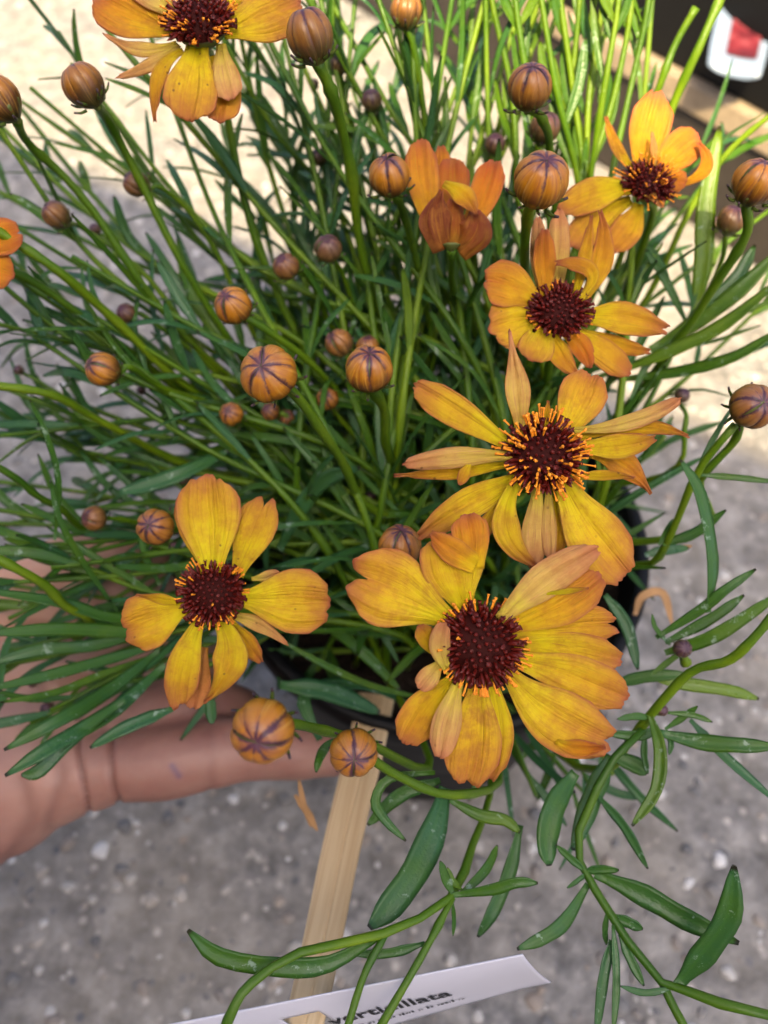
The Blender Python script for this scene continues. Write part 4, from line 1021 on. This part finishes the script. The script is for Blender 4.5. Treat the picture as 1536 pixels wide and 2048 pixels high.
# ------------------------------------------------------------------ hand
def build_hand():
    vs, fs = [], []
    def limb(P, k=14, n=None):
        pts = catmull([at(*p[:3]) for p in P], n or 6*len(P)); rad = [p[3]*0.001 for p in P]; flat = P[0][4] if len(P[0]) > 4 else 1.0
        def rf(u):
            t = u*(len(rad)-1); i = min(int(t), len(rad)-2); return rad[i]+(rad[i+1]-rad[i])*sstep(0, 1, t-i)
        v, f = tube_data(pts, rf, k, True, len(vs)); vs.extend(v); fs.extend(f)
        # round ends
        for e in (0, -1):
            bm = bmesh.new(); bmesh.ops.create_icosphere(bm, subdivisions=3, radius=rf(0 if e == 0 else 1)*0.99, matrix=Matrix.Translation(pts[e]))
            b0 = len(vs); vs.extend([x.co.copy() for x in bm.verts]); fs.extend([tuple(b0+q.index for q in g.verts) for g in bm.faces]); bm.free()
    # palm turned up, fingers pointing right round the pot
    limb([(-520, 1950, .285, 27), (-330, 1790, .28, 26), (-150, 1660, .272, 25), (0, 1590, .265, 21), (110, 1552, .26, 16), (190, 1540, .258, 13)])       # heel and outer edge
    limb([(-330, 1760, .28, 25), (-150, 1560, .28, 25), (60, 1470, .272, 18), (200, 1440, .27, 13)])
    limb([(-330, 1700, .285, 25), (-160, 1450, .285, 24), (40, 1350, .28, 17), (190, 1330, .276, 13)])
    limb([(-330, 1650, .29, 25), (-160, 1350, .29, 23), (20, 1230, .285, 17), (180, 1200, .28, 13)])
    limb([(-300, 1600, .29, 22), (-190, 1300, .285, 20), (-60, 1210, .282, 15), (90, 1150, .278, 11.5), (215, 1112, .278, 10.5), (300, 1110, .285, 8.5)])   # thumb
    limb([(150, 1546, .258, 13), (236, 1532, .257, 11.6), (330, 1524, .257, 12.2), (420, 1508, .258, 11.4), (500, 1498, .26, 10.2), (590, 1502, .263, 9.6), (668, 1508, .266, 7.6)])  # little finger
    limb([(180, 1440, .27, 13), (300, 1428, .27, 11.6), (400, 1420, .272, 11), (470, 1425, .29, 10), (490, 1440, .315, 8)])
    limb([(170, 1330, .276, 13), (300, 1320, .28, 11.6), (390, 1318, .29, 10.5), (430, 1335, .315, 9), (440, 1350, .335, 8)])
    limb([(160, 1200, .28, 13), (290, 1190, .285, 11.2), (380, 1190, .295, 10), (420, 1210, .32, 8.5)])
    m = bpy.data.meshes.new('hand'); m.from_pydata(vs, [], fs); m.update()
    t = bpy.data.objects.new('hand_build', m); link(t)
    rm = t.modifiers.new('r', 'REMESH'); rm.mode = 'VOXEL'; rm.voxel_size = 0.0016
    sm = t.modifiers.new('s', 'SMOOTH'); sm.factor = 0.6; sm.iterations = 9
    ss = t.modifiers.new('d', 'SUBSURF'); ss.levels = 1; ss.render_levels = 1; ss.subdivision_type = 'SIMPLE'
    sm2 = t.modifiers.new('s2', 'SMOOTH'); sm2.factor = 0.5; sm2.iterations = 4
    dg = bpy.context.evaluated_depsgraph_get(); dg.update()
    me = bpy.data.meshes.new_from_object(t.evaluated_get(dg)); bpy.data.objects.remove(t)
    # skin folds at the finger root and across the palm
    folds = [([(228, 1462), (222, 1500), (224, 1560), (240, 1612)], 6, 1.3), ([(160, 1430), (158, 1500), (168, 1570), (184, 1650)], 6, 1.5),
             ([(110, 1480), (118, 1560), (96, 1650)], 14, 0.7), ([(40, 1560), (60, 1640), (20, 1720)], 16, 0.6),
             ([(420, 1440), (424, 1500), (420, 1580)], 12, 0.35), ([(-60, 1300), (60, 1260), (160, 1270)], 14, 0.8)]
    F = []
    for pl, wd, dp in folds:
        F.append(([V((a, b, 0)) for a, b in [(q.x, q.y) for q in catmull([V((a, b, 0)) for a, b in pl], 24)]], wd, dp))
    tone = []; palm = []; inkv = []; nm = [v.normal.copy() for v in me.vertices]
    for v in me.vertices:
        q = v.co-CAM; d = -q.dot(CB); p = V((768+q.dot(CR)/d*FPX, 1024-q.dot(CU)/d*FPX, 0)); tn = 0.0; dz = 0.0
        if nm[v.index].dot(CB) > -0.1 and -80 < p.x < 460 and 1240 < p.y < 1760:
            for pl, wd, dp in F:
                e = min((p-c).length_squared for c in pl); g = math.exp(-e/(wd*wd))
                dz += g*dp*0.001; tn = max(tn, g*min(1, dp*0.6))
        palm.append(sstep(300, 60, p.x)*0.5*sstep(1720, 1500, p.y) + 0.5*sstep(1420, 1250, p.y) if d > 0 else 0)  # weight of the painted sun patch, by position on the hand
        e = min((p-V((344+14*k/4, 1532+20*k/4, 0))).length_squared for k in range(5)); inkv.append(math.exp(-e/36))
        tone.append(tn); v.co -= nm[v.index]*dz
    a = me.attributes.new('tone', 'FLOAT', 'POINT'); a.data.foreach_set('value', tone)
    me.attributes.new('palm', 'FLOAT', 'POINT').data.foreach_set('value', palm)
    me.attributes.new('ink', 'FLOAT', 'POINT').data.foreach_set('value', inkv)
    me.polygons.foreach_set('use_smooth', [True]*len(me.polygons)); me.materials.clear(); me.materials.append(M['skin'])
    o = bpy.data.objects.new('hand', me); link(o)
    tag(o, 'bare open hand with palm up cradling the black pot under the leaves', 'hand')
build_hand()

# ------------------------------------------------------------------ wooden stake with its paper label
def build_label():
    P0, P1 = at(752, 1395, .272), at(598, 2085, .183)
    s = empty('plant_label', P0); tag(s, 'pale wooden stick with a white name card threaded on it', 'plant label')
    y = (P1-P0).normalized(); x = (CR - y*CR.dot(y)).normalized(); z = x.cross(y)
    if z.dot(CB) < 0: z = -z
    vs, fs, uv = [], [], []; n = 16; ln = (P1-P0).length
    ring = ((-1, .6), (-.8, 1), (0.0, 1), (0.12, .78), (.24, 1), (.8, 1), (1, .6), (1, -.6), (.8, -1), (-.8, -1), (-1, -.6))
    M3 = Matrix((x, y, z)).transposed().to_4x4()
    for i in range(n):
        u = i/(n-1); hw = (0.0062-0.0018*u); th = 0.0017
        for a, b in ring: vs.append(V((a*hw+0.0003*math.sin(u*9), u*ln, b*th)))
    k = len(ring)
    for i in range(n-1):
        for j in range(k):
            a, b = i*k+j, i*k+(j+1) % k; fs.append((a, a+k, b+k, b))
    fs.append(tuple(range(k))); fs.append(tuple((n-1)*k+j for j in range(k))[::-1])
    m = mesh('stick', vs, fs, False); m.materials.append(M['stake'])
    st = bpy.data.objects.new('stick', m); link(st, s); st.matrix_local = M3
    # card: u runs left to right, v from the top edge down
    A, B = (270, 2064), (1046, 1910); C2, D2_ = (430, 2150), (1086, 1966)
    def cardp(u, v, lift=0.0):
        px = (A[0]+(B[0]-A[0])*u)*(1-v) + (C2[0]+(D2_[0]-C2[0])*u)*v
        py = (A[1]+(B[1]-A[1])*u)*(1-v) + (C2[1]+(D2_[1]-C2[1])*u)*v
        d = .176 + .020*v - .004*math.sin(v*math.pi) + .004*u
        p = at(px, py, d)
        if u > .93: p += CR*0.002*((u-.93)/.07)*v*v*v
        return p + CB*lift
    nu, nv = 96, 24; vs, fs = [], []
    for i in range(nu+1):
        for j in range(nv+1): vs.append(cardp(i/nu, j/nv))
    for i in range(nu):
        for j in range(nv):
            a = i*(nv+1)+j; fs.append((a, a+1, a+nv+2, a+nv+1))
    # slit where the stick comes through: leave those cells out
    hole = [f for f in fs if .325 < (f[0]//(nv+1)+.5)/nu < .425 and (f[0] % (nv+1)+.5)/nv > .34]
    hs = set(hole); fs = [f for f in fs if f not in hs]
    card = obj('card', vs, fs, M['card'], s)
    so_ = card.modifiers.new('t', 'SOLIDIFY'); so_.thickness = .0003; so_.offset = -1
    # printed name
    cu = bpy.data.curves.new('t', 'FONT'); cu.body = 'verticillata'; cu.size = 1.0; cu.offset = 0.018
    to = bpy.data.objects.new('t', cu); link(to)
    dg = bpy.context.evaluated_depsgraph_get(); dg.update()
    me = bpy.data.meshes.new_from_object(to.evaluated_get(dg)); bpy.data.objects.remove(to)
    bm = bmesh.new(); bm.from_mesh(me); bmesh.ops.triangulate(bm, faces=bm.faces[:])
    xs = [v.co.x for v in bm.verts]; x0, x1 = min(xs), max(xs)
    def surf(px_u, vv): return cardp(px_u, vv, .0004)
    tv = []
    for v in bm.verts:
        a = (v.co.x-x0)/(x1-x0); tv.append(surf(0.415+a*0.345, 0.66-v.co.y*0.22))
    tf = [tuple(q.index for q in f.verts) for f in bm.faces]; bm.free()
    obj('lettering', tv, tf, M['ink'], card, smooth=False)
    # small print below, too small to read: a row of short strokes
    tv, tf = [], []; rr = random.Random(4); u = 0.40
    while u < 0.78:
        wd = rr.uniform(.004, .010)
        for (v0, v1) in ((.78, .83),):
            h = rr.uniform(.0, .025); b0 = len(tv)
            tv += [surf(u, v0+h), surf(u+wd, v0+h), surf(u+wd, v1-h*.3), surf(u, v1-h*.3)]; tf.append((b0, b0+1, b0+2, b0+3))
        u += wd + rr.choice((.003, .004, .012))
    obj('small_print', tv, tf, M['ink'], card, smooth=False)
build_label()

# ------------------------------------------------------------------ pallet, tray and a plant tag behind
def build_background():
    a = V((0.138, 0.706, 0)); b = V((0.263, 0.535, 0)); x = (b-a).normalized(); y = V((-x.y, x.x, 0)); Z = V((0, 0, 1))
    if y.y < 0: y = -y
    o = a + x*0.02
    p = empty('pallet', o); tag(p, 'weathered wooden pallet carrying black trays on the shaded paving', 'pallet')
    for k in range(5):
        box('plank', o + y*(0.05+0.135*k) + x*0.15 + Z*0.090, x, y, Z, 0.55, 0.05, 0.010, M['plank'], p, .002)
    box('gap_shade_board', o + y*0.035 + x*0.15 + Z*0.0395, x, y, Z, 0.55, 0.03, 0.0395, M['gap_shade'], p, .003)  # added board, coloured to stand in for the shadow below the planks
    for u in (-0.36, 0.15, 0.66):
        box('bearer', o + x*u + y*0.37 + Z*0.0395, x, y, Z, 0.035, 0.30, 0.0395, M['plank'], p, .003)
    t = empty('nursery_tray', o+Z*.1); tag(t, 'black plastic plant tray standing on the wooden pallet', 'tray')
    for c, hx, hy in ((o+x*.15+y*.012, .34, .004), (o+x*.15+y*.44, .34, .004)):
        box('tray_side', c+Z*.151, x, y, Z, hx, hy, .050, M['pot'], t, .002)
    for u in (-.186, .486):
        box('tray_end', o+x*u+y*.226+Z*.151, x, y, Z, .004, .209, .050, M['pot'], t, .002)
    box('tray_floor', o+x*.15+y*.226+Z*.1045, x, y, Z, .331, .209, .003, M['pot'], t)
    box('soil', o+x*.15+y*.226+Z*.148, x, y, Z, .331, .209, .038, M['soil'], t)
    # white tag with a printed red flower picture
    T0, T1, T2, T3 = at(1448, -40, .555), at(1640, -20, .545), at(1520, 166, .53), at(1410, 140, .54)
    g = empty('plant_tag', (T2+T3)/2); tag(g, 'white plastic plant tag with red flower picture leaning over the black tray', 'plant tag')
    n = 8
    def tp(u, v): return (T0*(1-u)+T1*u)*(1-v)+(T3*(1-u)+T2*u)*v
    T1 = T0 + (T2-T3)*1.02
    nrm = (T1-T0).cross(T3-T0).normalized()
    if nrm.dot(CB) < 0: nrm = -nrm
    vs, fs = [], []
    for i in range(n+1):
        for j in range(n+1):
            u, v = i/n, j/n
            ru, rv = (u-.5)*2, (v-.5)*2; c = 0.03*max(0, abs(ru)-.6)*max(0, abs(rv)-.6)/.16
            vs.append(tp(.5+ru/2*(1-c*2), .5+rv/2*(1-c*2)) + nrm*(.003*ru*ru))
    for i in range(n):
        for j in range(n):
            q = i*(n+1)+j; fs.append((q, q+1, q+n+2, q+n+1))
    c = obj('tag_body', vs, fs, M['tag'], g); c.modifiers.new('t', 'SOLIDIFY').thickness = .0008
    vs = [tp(u, v)+nrm*(.003*(2*u-1)**2+.0016) for u in (.30, .48, .66, .86) for v in (.40, .60, .80)]
    obj('picture', vs, [(i*3+j, i*3+j+1, i*3+j+4, i*3+j+3) for i in range(3) for j in range(2)], M['photo'], c)
    vs, fs = box_data(tp(.5, -.25), (T1-T0).normalized(), (T3-T0).normalized(), nrm, .006, .035, .0005)
    obj('tag_spike', vs, fs, M['tag'], g, smooth=False)
build_background()
